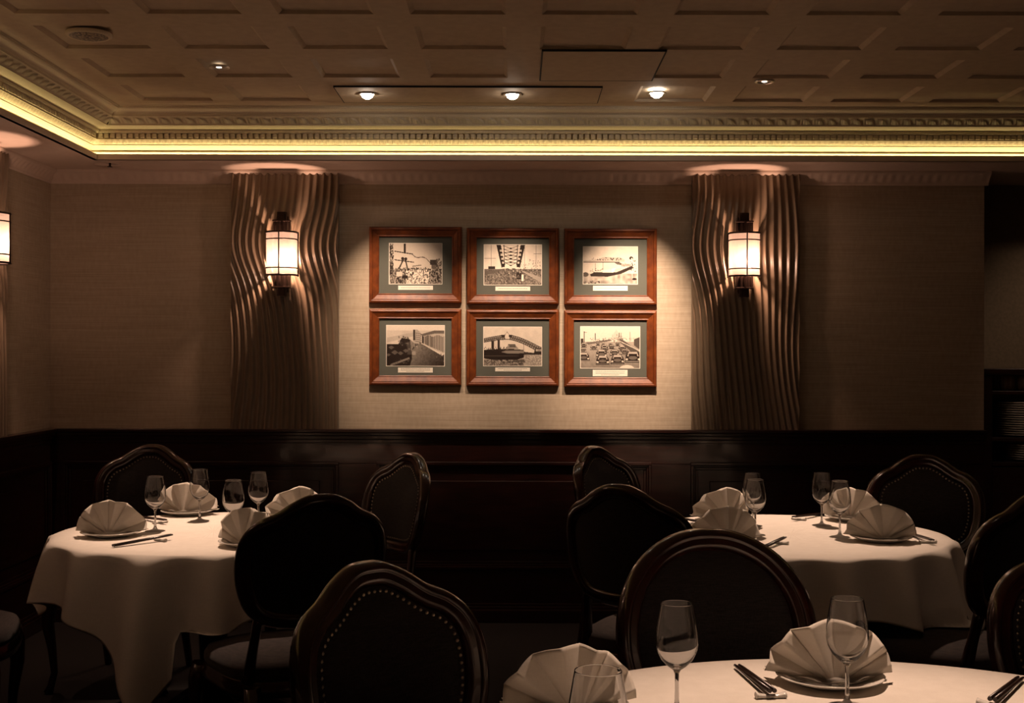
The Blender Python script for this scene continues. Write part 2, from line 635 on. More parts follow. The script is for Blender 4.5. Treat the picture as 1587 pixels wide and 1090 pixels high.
# crown moulding where the walls meet the soffit
prof = [(0, 0.905), (0.005, 0.905), (0.006, 0.915)] + [(0.006 + 0.040 * t ** 1.4, 0.915 + 0.045 * t) for t in [i / 8 for i in range(1, 9)]] + [(0.052, 0.962), (0.052, 0.976)]


def crown(along, a0, a1, name, ext_end=False):
    mb = MB()
    n = int((a1 - a0) / 0.012)
    rows = []
    for i in range(n + 1):
        u = a0 + (a1 - a0) * i / n
        row = []
        for k, (d, z) in enumerate(prof):
            rel = 0.004 * math.sin(2 * PI * u / 0.048) * math.sin(PI * (k - 2) / 9) if 2 < k < 11 else 0
            d2 = d + rel
            row.append((u, YB - d2, EYE + z) if along == 'x' else (XL + d2, u, EYE + z))
        rows.append(row)
    mb.grid(rows)
    if ext_end:   # return at the end of the wall
        mb.add([rows[-1][k] for k in range(len(prof))] + [(a1, YB, EYE + 0.976)], [tuple(range(len(prof) + 1))])
    return struct(mb.build(name, 'soffit'))


crown('x', XL, XE + 0.02, 'trim_10', True)
crown('y', 1.0, YB, 'trim_11')

# coffered ceiling: sunk rectangular panels with sloped borders
mb = MB()
PX, PZ = 0.470, 0.4985
X0, Y0 = -1.79, 5.865            # left edge / far edge of the panel row nearest the wall
colx = [(X0 + k * PX, X0 + k * PX + 0.340) for k in range(-1, 13)]
rowy = [(Y0 - j * PZ - 0.338, Y0 - j * PZ) for j in range(0, 16)][::-1]
GX0, GX1, GY0, GY1 = LX - 0.2, RX + 0.2, YF, LY + 0.05
hatches = [(-0.824, 0.384, 5.53, 5.865), (0.105, 0.590, 4.87, 5.385)]


def covered(a, b, c, d):
    for h in hatches:
        if a < h[1] - 0.1 and b > h[0] + 0.1 and c < h[3] - 0.04 and d > h[2] + 0.04:
            return True
    return False


def flat(x0, x1, y0, y1, z=CEIL):
    mb.add([(x0, y0, z), (x1, y0, z), (x1, y1, z), (x0, y1, z)], [(0, 1, 2, 3)])


DZ, SL = 0.013, 0.016
ys = [GY0] + [v for r in rowy for v in r] + [GY1]
for j in range(len(ys) - 1):
    y0, y1 = ys[j], ys[j + 1]
    if y1 <= y0:
        continue
    if j % 2 == 0:
        flat(GX0, GX1, y0, y1)
        continue
    xx = GX0
    for (a, b) in colx:
        if a < GX0 or b > GX1 or a < LX + 0.17:
            continue
        if covered(a, b, y0, y1):
            continue
        if b > 0.59 > a and covered(0.3, 0.5, y0, y1) and y0 < 5.0:
            a = 0.625
        if a > xx:
            flat(xx, a, y0, y1)
        o = [(a, y0), (b, y0), (b, y1), (a, y1)]
        i2 = [(a + SL, y0 + SL), (b - SL, y0 + SL), (b - SL, y1 - 0.003), (a + SL, y1 - 0.003)]
        i3 = [(a + SL + .012, y0 + SL + .012), (b - SL - .012, y0 + SL + .012), (b - SL - .012, y1 - 0.022), (a + SL + .012, y1 - 0.022)]
        V = [(p[0], p[1], CEIL) for p in o] + [(p[0], p[1], CEIL + DZ) for p in i2] + [(p[0], p[1], CEIL + DZ) for p in i3]
        Fc = [(k, (k + 1) % 4, 4 + (k + 1) % 4, 4 + k) for k in range(4)] + [(4 + k, 4 + (k + 1) % 4, 8 + (k + 1) % 4, 8 + k) for k in range(4)] + [(8, 9, 10, 11)]
        mb.add(V, Fc)
        xx = b
    flat(xx, GX1, y0, y1)
struct(mb.build('ceiling', 'ceiling'))
struct(MB().box(XL - 0.1, XR + 0.1, YF - 0.1, 7.1, CEIL + 0.03, CEIL + 0.1).build('ceiling_slab', 'ceiling'))

# access hatches: flat boards just below the ceiling, with dark seams around
for i, (h, lab) in enumerate(zip(hatches, ('long narrow ceiling access hatch holding two of the lit spotlights', 'square flat ceiling access hatch between the sunken panels'))):
    t = thing('access_hatch', lab, 'hatch', ((h[0] + h[1]) / 2, (h[2] + h[3]) / 2, CEIL - 0.004))
    w, d = (h[1] - h[0]) / 2, (h[3] - h[2]) / 2
    MB().box(-w, w, -d, d, -0.004, 0.004).build('hatch_board', 'ceiling', t, bevel=0.001)
    m2 = MB()
    g = 0.0035 if i == 0 else 0.006
    m2.box(-w - g, w + g, d, d + g, -0.0042, 0.0038)
    m2.box(-w - g, w + g, -d - g, -d, -0.0042, 0.0038)
    m2.box(-w - g, -w, -d, d, -0.0042, 0.0038)
    m2.box(w, w + g, -d, d, -0.0042, 0.0038)
    m2.build('seam', 'dark_gap', t)


# ------------------------------------------------------------------ lamps in the ceiling
def downlight(x, y, label, bright, z=CEIL, tilt=None):
    t = thing('ceiling_spotlight', label, 'spotlight', (x, y, z), 0, 'recessed ceiling spotlights')
    MB().lathe([(0.042, 0.000), (0.045, -0.004), (0.039, -0.007), (0.031, -0.005), (0.030, 0.0)], 32).build('rim', 'chrome', t)
    if bright:
        m2 = MB().lathe([(0.0001, -0.024), (0.012, -0.024), (0.024, -0.016), (0.030, -0.002)], 24)
        m2.build('lamp', 'bulb', t)
    else:
        m2 = MB().lathe([(0.0001, -0.0055), (0.006, -0.005), (0.012, -0.003)], 24)
        m2.build('lamp', 'bulb_dim', t)
    return t


downlight(PIC[0][0], PIC[0][1], 'bright ceiling spotlight above the left column of pictures', True, CEIL - 0.008)
downlight(PIC[1][0], PIC[1][1], 'bright ceiling spotlight above the middle column of pictures', True, CEIL - 0.008)
downlight(PIC[2][0], PIC[2][1], 'bright ceiling spotlight above the right column of pictures', True)
downlight(-1.256, 5.17, 'small dim ceiling spotlight above the left table', False)
downlight(1.095, 5.42, 'small dim ceiling spotlight above the right table', False)

t = thing('ceiling_speaker', 'round perforated ceiling speaker near the left cornice', 'speaker', (-1.62, 4.64, CEIL))
MB().lathe([(0.085, 0.0), (0.085, -0.008), (0.076, -0.014), (0.070, -0.012)], 48).build('rim', 'plaster', t)
MB().lathe([(0.0001, -0.022), (0.030, -0.021), (0.055, -0.017), (0.071, -0.012)], 48).build('grille', 'grille', t)

t = thing('sprinkler', 'small fire sprinkler with a flat plate under the left soffit', 'sprinkler', (-2.10, 6.30, SOF))
MB().lathe([(0.066, 0.0), (0.066, -0.004), (0.0, -0.005)], 32).build('plate', 'soffit', t)
m2 = MB().tube([(0.03, -0.06, 0), (0.03, -0.06, -0.018)], 0.006).tube([(0.03, -0.06, -0.018), (0.03, -0.06, -0.021)], 0.013)
m2.build('sprinkler_head', 'bronze', t)


# ------------------------------------------------------------------ wave panels
def wave_panel(label, w, z0, z1, mode, loc, rot):
    t = thing('wave_panel', label, 'wall panel', loc, rot, 'rippled wall panels')
    nx, nz = 260, 150
    dep, A, per = 0.038, 0.0125, 0.0355
    rows = []
    for j in range(nz + 1):
        z = z0 + (z1 - z0) * j / nz
        v = (z1 - z) / (z1 - z0)          # 0 at the top
        row = []
        for i in range(nx + 1):
            x = -w / 2 + w * i / nx
            u = x / w
            if mode == 0:
                wz = 0.046 * math.exp(-((v - 0.30) / 0.13) ** 2) * (1 + 0.2 * math.cos(3 * u)) \
                    + 0.030 * math.cos(2 * PI * (v - 0.12)) * (0.6 - u) \
                    - 0.075 * (1 / (1 + math.exp(-(v - 0.72) * 11))) * (1 - 1.2 * abs(u))
                amp = 1 - 0.6 * math.exp(-((u + 0.02) / 0.20) ** 2 - ((v - 0.10) / 0.16) ** 2)
            else:
                wz = 0.050 * math.exp(-((v - 0.30) / 0.16) ** 2) * (0.7 - u * 1.4) \
                    - 0.030 * math.sin(2 * PI * (v - 0.05)) * (0.35 + abs(u)) \
                    - 0.090 * (1 / (1 + math.exp(-(v - 0.70 - 0.35 * u) * 9)))
                amp = 1 - 0.7 * math.exp(-((u - 0.03) / 0.22) ** 2 - ((v - 0.08) / 0.14) ** 2)
            ph = 2 * PI * (x + wz) / per
            sh = (0.5 + 0.5 * math.cos(ph)) ** 1.6
            row.append((x, -dep - A * amp * (sh - 0.5), z))
        rows.append(row)
    m2 = MB().grid(rows)
    # edges back to the wall
    L = [r[0] for r in rows]
    R = [r[-1] for r in rows]
    m2.grid([[(p[0], 0.0, p[2]) for p in L], L], smooth=False)
    m2.grid([R, [(p[0], 0.0, p[2]) for p in R]], smooth=False)
    m2.grid([[(p[0], 0.0, p[2]) for p in rows[-1]], rows[-1]], smooth=False)
    m2.grid([rows[0], [(p[0], 0.0, p[2]) for p in rows[0]]], smooth=False)
    m2.build('rippled_relief', 'panel', t)
    return t


PW = 0.565
wave_panel('rippled relief wall panel behind the left of the back wall lamps', PW, RAIL, SOF, 0, (-1.222, YB - 0.001, 0), 0)
wave_panel('rippled relief wall panel behind the right of the back wall lamps', PW, RAIL, SOF, 1, (1.210, YB - 0.001, 0), 0)
wave_panel('rippled relief wall panel on the left side wall at the photo edge', PW, RAIL, SOF, 0, (XL + 0.001, 5.57, 0), PI / 2)


# ------------------------------------------------------------------ sconces
def sconce(label, loc, rot):
    """local: wall plane at y=0, lamp projects to -y; origin at the middle of the shade"""
    t = thing('wall_sconce', label, 'wall lamp', loc, rot, 'wall lamps with opal shades')
    R, D, H = 0.076, 0.115, 0.112
    # shade: three-quarter round, bulging forward
    yc = -0.055
    outl = []
    for i in range(25):
        a = PI + PI * i / 24
        outl.append((R * math.cos(a), yc + 0.062 * math.sin(a)))
    outl = [(-R, -0.005)] + outl + [(R, -0.005)]
    rows = [[(x, y, z) for x, y in outl] for z in (-H, -H / 2, 0, H / 2, H)]
    MB().grid(rows).build('shade', 'shade', t, solid=0.003)

    def hoop(z, r, off):
        pts = [(x * (1 + off / R), y - off * 0.8 if i not in (0, len(outl) - 1) else y, z) for i, (x, y) in enumerate(outl)]
        return pts
    m2 = MB()
    for z, r in ((H, 0.0050), (H - 0.037, 0.0034), (-H + 0.037, 0.0034), (-H, 0.0050)):
        m2.tube(hoop(z, r, 0.004), r, 8)
    m2.tube([(0.0, yc - 0.069, -H - 0.004), (0.0, yc - 0.069, H + 0.004)], 0.0036, 8)
    for s_ in (-1, 1):
        m2.tube([(s_ * (R + 0.004), -0.010, -H - 0.006), (s_ * (R + 0.004), -0.010, H + 0.006)], 0.0042, 8)
    m2.build('shade_frame', 'bronze', t)
    MB().box(-0.030, 0.030, -0.016, 0.0, -0.200, 0.200).build('backplate', 'bronze', t, bevel=0.002)
    # stepped finials above and below: bundles of rods inside a collar and a cap block
    for s_ in (1, -1):
        m2 = MB()
        for x in (-0.038, -0.016, 0.004, 0.024, 0.040):
            m2.box(x - 0.0055, x + 0.0055, -0.062 + abs(x) * 0.4, -0.016, min(s_ * H, s_ * (H + 0.062)), max(s_ * H, s_ * (H + 0.062)))
        a, b = sorted((s_ * (H + 0.058), s_ * (H + 0.066)))
        m2.box(-0.046, 0.046, -0.060, -0.014, a, b)
        a, b = sorted((s_ * (H + 0.066), s_ * (H + 0.108)))
        m2.box(-0.018, 0.018, -0.055, -0.014, a, b)
        m2.box(-0.024, -0.019, -0.050, -0.014, a, b)
        m2.box(0.019, 0.024, -0.050, -0.014, a, b)
        m2.build('finial', 'bronze', t, bevel=0.0012)
    # bulb inside the shade and its beam out of the open top
    for kind in ('glow', 'beam'):
        if kind == 'glow':
            d = bpy.data.lights.new('sconce_bulb', 'POINT')
            d.energy = 14.0
            d.shadow_soft_size = 0.014
            z = -0.03
        else:
            d = bpy.data.lights.new('sconce_beam', 'SPOT')
            d.energy = 1.5
            d.spot_size = math.radians(62)
            d.spot_blend = 0.4
            d.shadow_soft_size = 0.008
            z = -0.03
        d.color = (1.0, 0.55, 0.38) if kind == 'beam' else (1.0, 0.58, 0.40)
        o = bpy.data.objects.new(d.name, d)
        COL.objects.link(o)
        o.parent = t
        o.location = (0.018, -0.066, z)
        if kind == 'beam':
            o.rotation_euler = (math.radians(176), 0, 0)
    return t


sconce('glowing wall lamp on the left of the two back wall panels', (-1.228, YB - 0.045, EYE + 0.528), 0)
sconce('glowing wall lamp on the right of the two back wall panels', (1.192, YB - 0.045, EYE + 0.528), 0)
sconce('glowing wall lamp on the left side wall, cut by the photo edge', (XL + 0.045, 5.57, EYE + 0.528), PI / 2)

sconce('added unseen wall lamp on the left side wall, outside the photo frame', (XL + 0.045, 3.55, EYE + 0.528), PI / 2)  # extra sconce added to put more light on the left walls
wave_panel('rippled relief wall panel on the left side wall, outside the photo frame', PW, RAIL, SOF, 1, (XL + 0.001, 3.55, 0), PI / 2)


# ------------------------------------------------------------------ pictures
PWX, PHX = 150, 104


class Canvas:
    def __init__(s, base=0.85):
        s.a = np.full((PHX, PWX), base, float)
        s.Y, s.X = np.mgrid[0:PHX, 0:PWX].astype(float)
        s.X /= PWX
        s.Y /= PHX
        s.r = np.random.RandomState(3)

    def noise(s, sc_, seed):
        r = np.random.RandomState(seed)
        g = r.rand(int(PHX / sc_) + 3, int(PWX / sc_) + 3)
        yy, xx = np.mgrid[0:PHX, 0:PWX] / sc_
        i, j = yy.astype(int), xx.astype(int)
        fy, fx = yy - i, xx - j
        return (g[i, j] * (1 - fy) * (1 - fx) + g[i + 1, j] * fy * (1 - fx) + g[i, j + 1] * (1 - fy) * fx + g[i + 1, j + 1] * fy * fx)

    def put(s, mask, v, k=1.0):
        s.a = np.where(mask, s.a * (1 - k) + v * k, s.a)

    def rect(s, x0, y0, x1, y1, v, k=1.0):
        s.put((s.X >= x0) & (s.X <= x1) & (s.Y >= y0) & (s.Y <= y1), v, k)

    def line(s, x0, y0, x1, y1, w, v, k=1.0):
        ax, ay = x0 * 1.44, y0
        bx, by = x1 * 1.44, y1
        px, py = s.X * 1.44, s.Y
        dx, dy = bx - ax, by - ay
        tt = np.clip(((px - ax) * dx + (py - ay) * dy) / (dx * dx + dy * dy + 1e-9), 0, 1)
        s.put(np.hypot(px - ax - tt * dx, py - ay - tt * dy) < w, v, k)

    def ell(s, cx, cy, rx, ry, v, k=1.0):
        s.put(((s.X - cx) / rx) ** 2 + ((s.Y - cy) / ry) ** 2 < 1, v, k)

    def poly(s, pts, v, k=1.0):
        ins = np.zeros_like(s.a, bool)
        n = len(pts)
        for i in range(n):
            x0, y0 = pts[i]
            x1, y1 = pts[(i + 1) % n]
            c = ((y0 > s.Y) != (y1 > s.Y)) & (s.X < (x1 - x0) * (s.Y - y0) / (y1 - y0 + 1e-12) + x0)
            ins ^= c
        s.put(ins, v, k)
        return ins

    def speck(s, y0, y1, x0, x1, n, vs_, size=(0.008, 0.018)):
        for _ in range(n):
            cx, cy = x0 + (x1 - x0) * s.r.rand(), y0 + (y1 - y0) * s.r.rand()
            r = size[0] + (size[1] - size[0]) * s.r.rand()
            s.ell(cx, cy, r * 0.7, r * 1.6, vs_[0] + (vs_[1] - vs_[0]) * s.r.rand())


def scene_crowd():
    c = Canvas(0.80)
    c.a -= 0.10 * c.Y
    c.rect(0, 0.62, 1, 1, 0.55)
    c.speck(0.60, 1.0, 0, 1, 520, (0.04, 0.30))
    c.speck(0.66, 1.0, 0.32, 0.75, 190, (0.75, 0.95))
    c.speck(0.62, 1.0, 0.0, 1, 160, (0.5, 0.8), (0.006, 0.012))
    c.rect(0.24, 0.78, 0.35, 0.86, 0.05)
    c.rect(0.13, 0.70, 0.24, 0.80, 0.75)
    c.line(0.29, 0, 0.29, 0.22, 0.030, 0.06)
    c.line(0.10, 0.19, 0.44, 0.26, 0.012, 0.12)
    c.line(0.10, 0.40, 0.46, 0.46, 0.012, 0.12)
    c.line(0.27, 0.38, 0.18, 0.62, 0.018, 0.08)
    c.line(0.30, 0.38, 0.35, 0.66, 0.018, 0.08)
    c.ell(0.25, 0.37, 0.03, 0.04, 0.05)
    c.ell(0.31, 0.38, 0.03, 0.04, 0.05)
    c.speck(0, 0.75, 0.0, 0.07, 120, (0.03, 0.25))
    for i in range(26):
        t_ = i / 25
        c.ell(0.42 + 0.36 * t_, 0.25 + 0.20 * t_ + 0.04 * math.sin(7 * t_), 0.007, 0.014, 0.25)
    c.rect(0.77, 0.40, 0.90, 0.52, 0.18)
    c.rect(0.80, 0.52, 0.88, 0.62, 0.35)
    c.rect(0.94, 0.44, 0.99, 0.62, 0.75)
    c.speck(0.38, 0.62, 0.88, 1.0, 46, (0.1, 0.4))
    c.line(0.44, 0.56, 0.60, 0.53, 0.010, 0.25)
    return c


def scene_girders():
    c = Canvas(0.86)
    c.a += 0.06 * (c.noise(9, 2) - .5)
    c.rect(0, 0.60, 1, 1, 0.42)
    c.a = np.where(c.Y > 0.62, 0.22 + 0.45 * c.noise(2.2, 5) * (0.6 + 0.5 * c.noise(14, 8)), c.a)
    for s_ in (-1, 1):
        c.poly([(0.46 + s_ * 0.25, 0), (0.46 + s_ * 0.17, 0), (0.46 + s_ * 0.10, 0.55), (0.46 + s_ * 0.16, 0.56)], 0.08)
        c.line(0.46 + s_ * 0.12, 0, 0.46 + s_ * 0.105, 0.5, 0.010, 0.15)
        for k in range(4):
            c.rect(0.46 + s_ * (0.17 - 0.012 * k) - 0.018, 0.12 + 0.10 * k, 0.46 + s_ * (0.17 - 0.012 * k) + 0.018, 0.17 + 0.10 * k, 0.75)
    for k in range(6):
        y = 0.02 + 0.085 * k
        w = 0.14 - 0.009 * k
        c.line(0.46 - w, y, 0.46 + w, y, 0.008, 0.22)
        c.line(0.46 - w, y, 0.46, y + 0.07, 0.007, 0.22)
        c.line(0.46 + w, y, 0.46, y + 0.07, 0.007, 0.22)
        c.ell(0.46, y + 0.065, 0.022, 0.018, 0.12)
    for x in (0.12, 0.21, 0.70, 0.79, 0.90, 0.93):
        c.line(x, 0, x, 0.58, 0.003, 0.35)
    c.line(0, 0.34, 0.2, 0.34, 0.004, 0.35)
    c.line(0.86, 0.22, 1.0, 0.22, 0.005, 0.3)
    c.speck(0.35, 0.68, 0.62, 0.98, 60, (0.15, 0.5), (0.005, 0.010))
    c.poly([(0, 0.66), (0.42, 0.58), (0.45, 0.62), (0, 0.76)], 0.35)
    c.poly([(0.62, 0.62), (0.98, 0.80), (1, 0.95), (0.70, 0.70)], 0.62)
    c.ell(0.51, 0.66, 0.06, 0.08, 0.32)
    c.rect(0.56, 0.68, 0.64, 0.85, 0.06)
    c.speck(0.60, 0.95, 0.25, 0.66, 120, (0.05, 0.8), (0.006, 0.014))
    c.rect(0.65, 0.74, 0.68, 0.90, 0.92)
    c.rect(0.07, 0.53, 0.19, 0.60, 0.15)
    return c


def scene_harbour():
    c = Canvas(0.83)
    c.a += 0.05 * (c.noise(12, 4) - .5) + 0.05 * (0.3 - c.Y)
    c.a = np.where(c.Y > 0.72, 0.45 + 0.32 * c.noise(7, 9), c.a)
    c.poly([(0, 0.37), (0.28, 0.33), (0.36, 0.27), (0.70, 0.29), (0.76, 0.34), (0.76, 0.40), (0, 0.42)], 0.70)
    c.speck(0.29, 0.36, 0.15, 0.70, 50, (0.08, 0.4), (0.005, 0.012))
    c.line(0.0, 0.405, 0.66, 0.405, 0.010, 0.15)
    c.poly([(0.55, 0.40), (0.68, 0.42), (0.74, 0.50), (0.62, 0.47)], 0.35)
    c.poly([(0.70, 0.46), (0.88, 0.46), (0.88, 0.53), (0.70, 0.52)], 0.6)
    c.speck(0.43, 0.52, 0.70, 0.88, 20, (0.2, 0.5), (0.004, 0.008))
    c.poly([(0.12, 0.74), (0.20, 0.68), (0.60, 0.68), (0.90, 0.50), (0.92, 0.57), (0.70, 0.72), (0.45, 0.80), (0.14, 0.79)], 0.14)
    c.poly([(0.35, 0.62), (0.50, 0.60), (0.52, 0.69), (0.35, 0.69)], 0.85)
    c.poly([(0.52, 0.58), (0.60, 0.57), (0.56, 0.68), (0.52, 0.69)], 0.92)
    c.poly([(0.58, 0.60), (0.70, 0.56), (0.68, 0.64), (0.58, 0.67)], 0.75)
    c.speck(0.58, 0.68, 0.12, 0.36, 24, (0.1, 0.5), (0.005, 0.012))
    for x, y in ((0.22, 0.44), (0.36, 0.42), (0.47, 0.42), (0.90, 0.66)):
        c.line(x, y, x, y + 0.20, 0.004, 0.25 if x < 0.8 else 0.9)
    c.ell(0.88, 0.30, 0.035, 0.045, 0.08)
    c.ell(0.89, 0.32, 0.015, 0.025, 0.8)
    c.speck(0.34, 0.66, 0.86, 0.98, 26, (0.08, 0.3), (0.006, 0.012))
    c.ell(0.94, 0.86, 0.045, 0.028, 0.06)
    c.speck(0.92, 1.0, 0.0, 0.3, 20, (0.2, 0.4))
    c.ell(0.04, 0.74, 0.06, 0.06, 0.30)
    return c


def scene_street():
    c = Canvas(0.85)
    c.a -= 0.10 * c.noise(16, 6) * (c.Y > 0.12)
    c.poly([(0, 0.30), (0.20, 0.24), (0.48, 0.16), (0.50, 0.25), (0, 0.42)], 0.62, 0.5)
    ins = c.poly([(0.40, 0.34), (0.47, 0.42), (0.62, 0.46), (1, 0.78), (1, 1), (0.38, 1), (0.40, 0.60)], 0.5)
    c.a = np.where(ins, 0.52 - 0.55 * np.clip(c.X - 0.45, 0, 1) - 0.25 * np.clip(c.Y - 0.55, 0, 1) + 0.10 * (c.noise(3, 7) - .5), c.a)
    c.poly([(0, 0.46), (0.20, 0.46), (0.26, 0.30), (0.40, 0.34), (0.42, 0.55), (0.44, 0.80), (0.40, 1), (0, 1)], 0.09)
    c.speck(0.26, 0.5, 0.20, 0.38, 60, (0.05, 0.5), (0.006, 0.016))
    for x, y, r in ((0.08, 0.54, 0.05), (0.14, 0.66, 0.06), (0.24, 0.68, 0.05), (0.33, 0.62, 0.05), (0.03, 0.72, 0.04), (0.39, 0.58, 0.03)):
        c.poly([(x - r, y), (x, y - r * 0.9), (x + r, y), (x, y + r)], 0.36)
    c.line(0.08, 0.97, 0.38, 0.81, 0.024, 0.48)
    c.speck(0.83, 1.0, 0.1, 0.40, 40, (0.05, 0.45), (0.004, 0.01))
    c.poly([(0.46, 0.10), (0.53, 0.10), (0.60, 0.20), (0.60, 0.46), (0.46, 0.40)], 0.66)
    c.rect(0.46, 0.10, 0.49, 0.36, 0.16)
    c.poly([(0.60, 0.22), (0.80, 0.14), (1, 0.13), (1, 0.70), (0.86, 0.62), (0.66, 0.46)], 0.70)
    c.poly([(0.58, 0.22), (0.82, 0.12), (1, 0.12), (1, 0.20), (0.82, 0.20), (0.62, 0.26)], 0.38)
    for i in range(16):
        x = 0.62 + 0.37 * (i / 15) ** 1.1
        c.line(x, 0.26 + 0.02 * math.sin(i), x, 0.42 + 0.24 * (x - 0.6) / 0.4, 0.010, 0.25 if i % 3 else 0.10)
    for k in range(5):
        c.line(0.49, 0.18 + 0.05 * k, 0.60, 0.21 + 0.05 * k, 0.006, 0.35)
    c.speck(0.40, 0.62, 0.44, 0.62, 22, (0.1, 0.7), (0.008, 0.018))
    c.ell(0.47, 0.68, 0.035, 0.05, 0.62)
    c.rect(0.36, 0.40, 0.42, 0.72, 0.45, 0.5)
    c.speck(0.70, 0.88, 0.86, 1.0, 26, (0.1, 0.4))
    return c


def scene_ferry():
    c = Canvas(0.84)
    c.a += 0.07 * (c.noise(11, 12) - .5)
    c.a = np.where(c.Y > 0.71, 0.62 + 0.30 * (c.noise(2.0, 5) - .5), c.a)
    for i in range(60):
        t0, t1 = i / 60, (i + 1) / 60
        up = lambda t: (t, 0.30 - 0.10 * math.sin(PI * min(1, t * 1.05)) + 0.34 * max(0, t - 0.42) ** 1.25 * 1.3)
        lo = lambda t: (t, up(t)[1] + 0.09 + 0.05 * t)
        a, b = up(t0), up(t1)
        e, f = lo(t0), lo(t1)
        if not (0.36 < t0 < 0.44):
            c.line(*a, *b, 0.010, 0.25)
            c.line(*a, *f, 0.006, 0.35)
            c.line(*a, *e, 0.006, 0.35)
        c.line(*e, *f, 0.010, 0.22)
    c.rect(0.30, 0.20, 0.36, 0.25, 0.12)
    c.rect(0.43, 0.20, 0.49, 0.25, 0.12)
    c.line(0.36, 0.20, 0.40, 0.13, 0.005, 0.4)
    c.line(0.44, 0.20, 0.40, 0.12, 0.005, 0.4)
    c.poly([(0.68, 0.63), (0.86, 0.66), (1, 0.62), (1, 0.71), (0.68, 0.71)], 0.18)
    c.poly([(0.88, 0.55), (1, 0.53), (1, 0.70), (0.86, 0.68)], 0.15)
    for k in range(4):
        c.rect(0.895 + 0.025 * k, 0.56, 0.908 + 0.025 * k, 0.62, 0.8)
    c.poly([(0, 0.58), (0.32, 0.56), (0.60, 0.57), (0.69, 0.59), (0.69, 0.78), (0.50, 0.88), (0.20, 0.86), (0, 0.80)], 0.08)
    c.poly([(0.30, 0.64), (0.38, 0.60), (0.69, 0.60), (0.69, 0.67), (0.42, 0.68)], 0.50)
    c.line(0.0, 0.74, 0.68, 0.745, 0.004, 0.35)
    c.poly([(0.38, 0.54), (0.42, 0.46), (0.54, 0.45), (0.60, 0.56), (0.36, 0.57)], 0.55)
    for k in range(4):
        c.rect(0.445 + 0.027 * k, 0.47, 0.462 + 0.027 * k, 0.51, 0.15)
    c.rect(0.42, 0.44, 0.54, 0.46, 0.12)
    c.rect(0.13, 0.33, 0.175, 0.58, 0.14)
    c.rect(0.235, 0.30, 0.275, 0.58, 0.12)
    c.rect(0.12, 0.33, 0.19, 0.36, 0.3)
    c.rect(0.22, 0.30, 0.285, 0.33, 0.3)
    c.speck(0.51, 0.58, 0.0, 0.40, 40, (0.06, 0.4), (0.006, 0.014))
    c.line(0.685, 0.45, 0.685, 0.60, 0.004, 0.35)
    c.a = np.where((c.Y > 0.84) & (c.X < 0.7), 0.38 + 0.55 * (c.noise(2.2, 15) - .4), c.a)
    c.poly([(0.69, 0.82), (0.72, 0.9), (0.45, 0.90), (0.50, 0.86)], 0.2, 0.6)
    return c


def scene_traffic():
    c = Canvas(0.84)
    c.rect(0, 0.36, 1, 1, 0.62)
    c.a = np.where(c.Y > 0.38, 0.62 - 0.25 * (c.Y - 0.38) + 0.08 * (c.noise(4, 3) - .5), c.a)
    c.poly([(0.50, 0.30), (0.60, 0.06), (0.70, 0.30)], 0.72, 0.6)
    c.speck(0.18, 0.40, 0.52, 0.70, 60, (0.3, 0.75), (0.004, 0.01))
    c.poly([(0.60, 0.30), (0.72, 0.32), (1, 0.62), (1, 0.78)], 0.30)
    c.line(0.62, 0.32, 1.0, 0.58, 0.010, 0.75)
    c.poly([(0.08, 0.38), (0.5, 0.30), (0.52, 0.34), (0.12, 0.43)], 0.38)
    c.poly([(0.90, 0.30), (1, 0.24), (1, 0.55), (0.90, 0.45)], 0.30)
    for x, y0, y1 in ((0.055, 0.12, 0.42), (0.245, 0.16, 0.32), (0.68, 0.15, 0.38), (0.65, 0.15, 0.25), (0.83, 0.13, 0.34)):
        c.line(x, y0, x, y1, 0.009, 0.16 if x != 0.83 else 0.6)
    c.line(0.055, 0.13, 0.10, 0.135, 0.007, 0.16)
    c.speck(0.27, 0.33, 0.16, 0.9, 60, (0.15, 0.4), (0.004, 0.009))
    c.rect(0, 0.28, 0.04, 0.42, 0.15)

    def car(x, y, w, shade_=0.10):
        h = w * 1.15
        c.poly([(x - w * 0.5, y - h * 0.12), (x - w * 0.3, y - h * 0.45), (x + w * 0.3, y - h * 0.45), (x + w * 0.5, y - h * 0.12), (x + w * 0.56, y + h * 0.5), (x - w * 0.56, y + h * 0.5)], shade_)
        c.poly([(x - w * 0.40, y - h * 0.05), (x - w * 0.28, y - h * 0.42), (x + w * 0.28, y - h * 0.42), (x + w * 0.40, y - h * 0.05)], 0.68)
        c.rect(x - w * 0.30, y - h * 0.24, x + w * 0.30, y - h * 0.04, 0.06)
        c.ell(x, y + h * 0.10, w * 0.30, h * 0.16, 0.38)
        c.ell(x - w * 0.42, y + h * 0.22, w * 0.09, h * 0.08, 0.8)
        c.ell(x + w * 0.42, y + h * 0.22, w * 0.09, h * 0.08, 0.8)
        c.rect(x - w * 0.5, y + h * 0.38, x + w * 0.5, y + h * 0.43, 0.55)
    for x, y, w in ((0.29, 0.42, 0.05), (0.38, 0.42, 0.05), (0.50, 0.42, 0.05), (0.62, 0.42, 0.06), (0.05, 0.44, 0.08), (0.22, 0.50, 0.09), (0.40, 0.49, 0.09),
                    (0.52, 0.48, 0.08), (0.70, 0.52, 0.10), (0.40, 0.55, 0.10), (0.04, 0.56, 0.08), (0.57, 0.62, 0.12), (0.74, 0.60, 0.10), (0.35, 0.64, 0.14),
                    (0.05, 0.72, 0.15), (0.37, 0.80, 0.17), (0.62, 0.78, 0.17), (0.88, 0.72, 0.20)):
        car(x, y, w * 1.22, 0.07)
    c.ell(0.78, 1.02, 0.13, 0.10, 0.80)
    return c


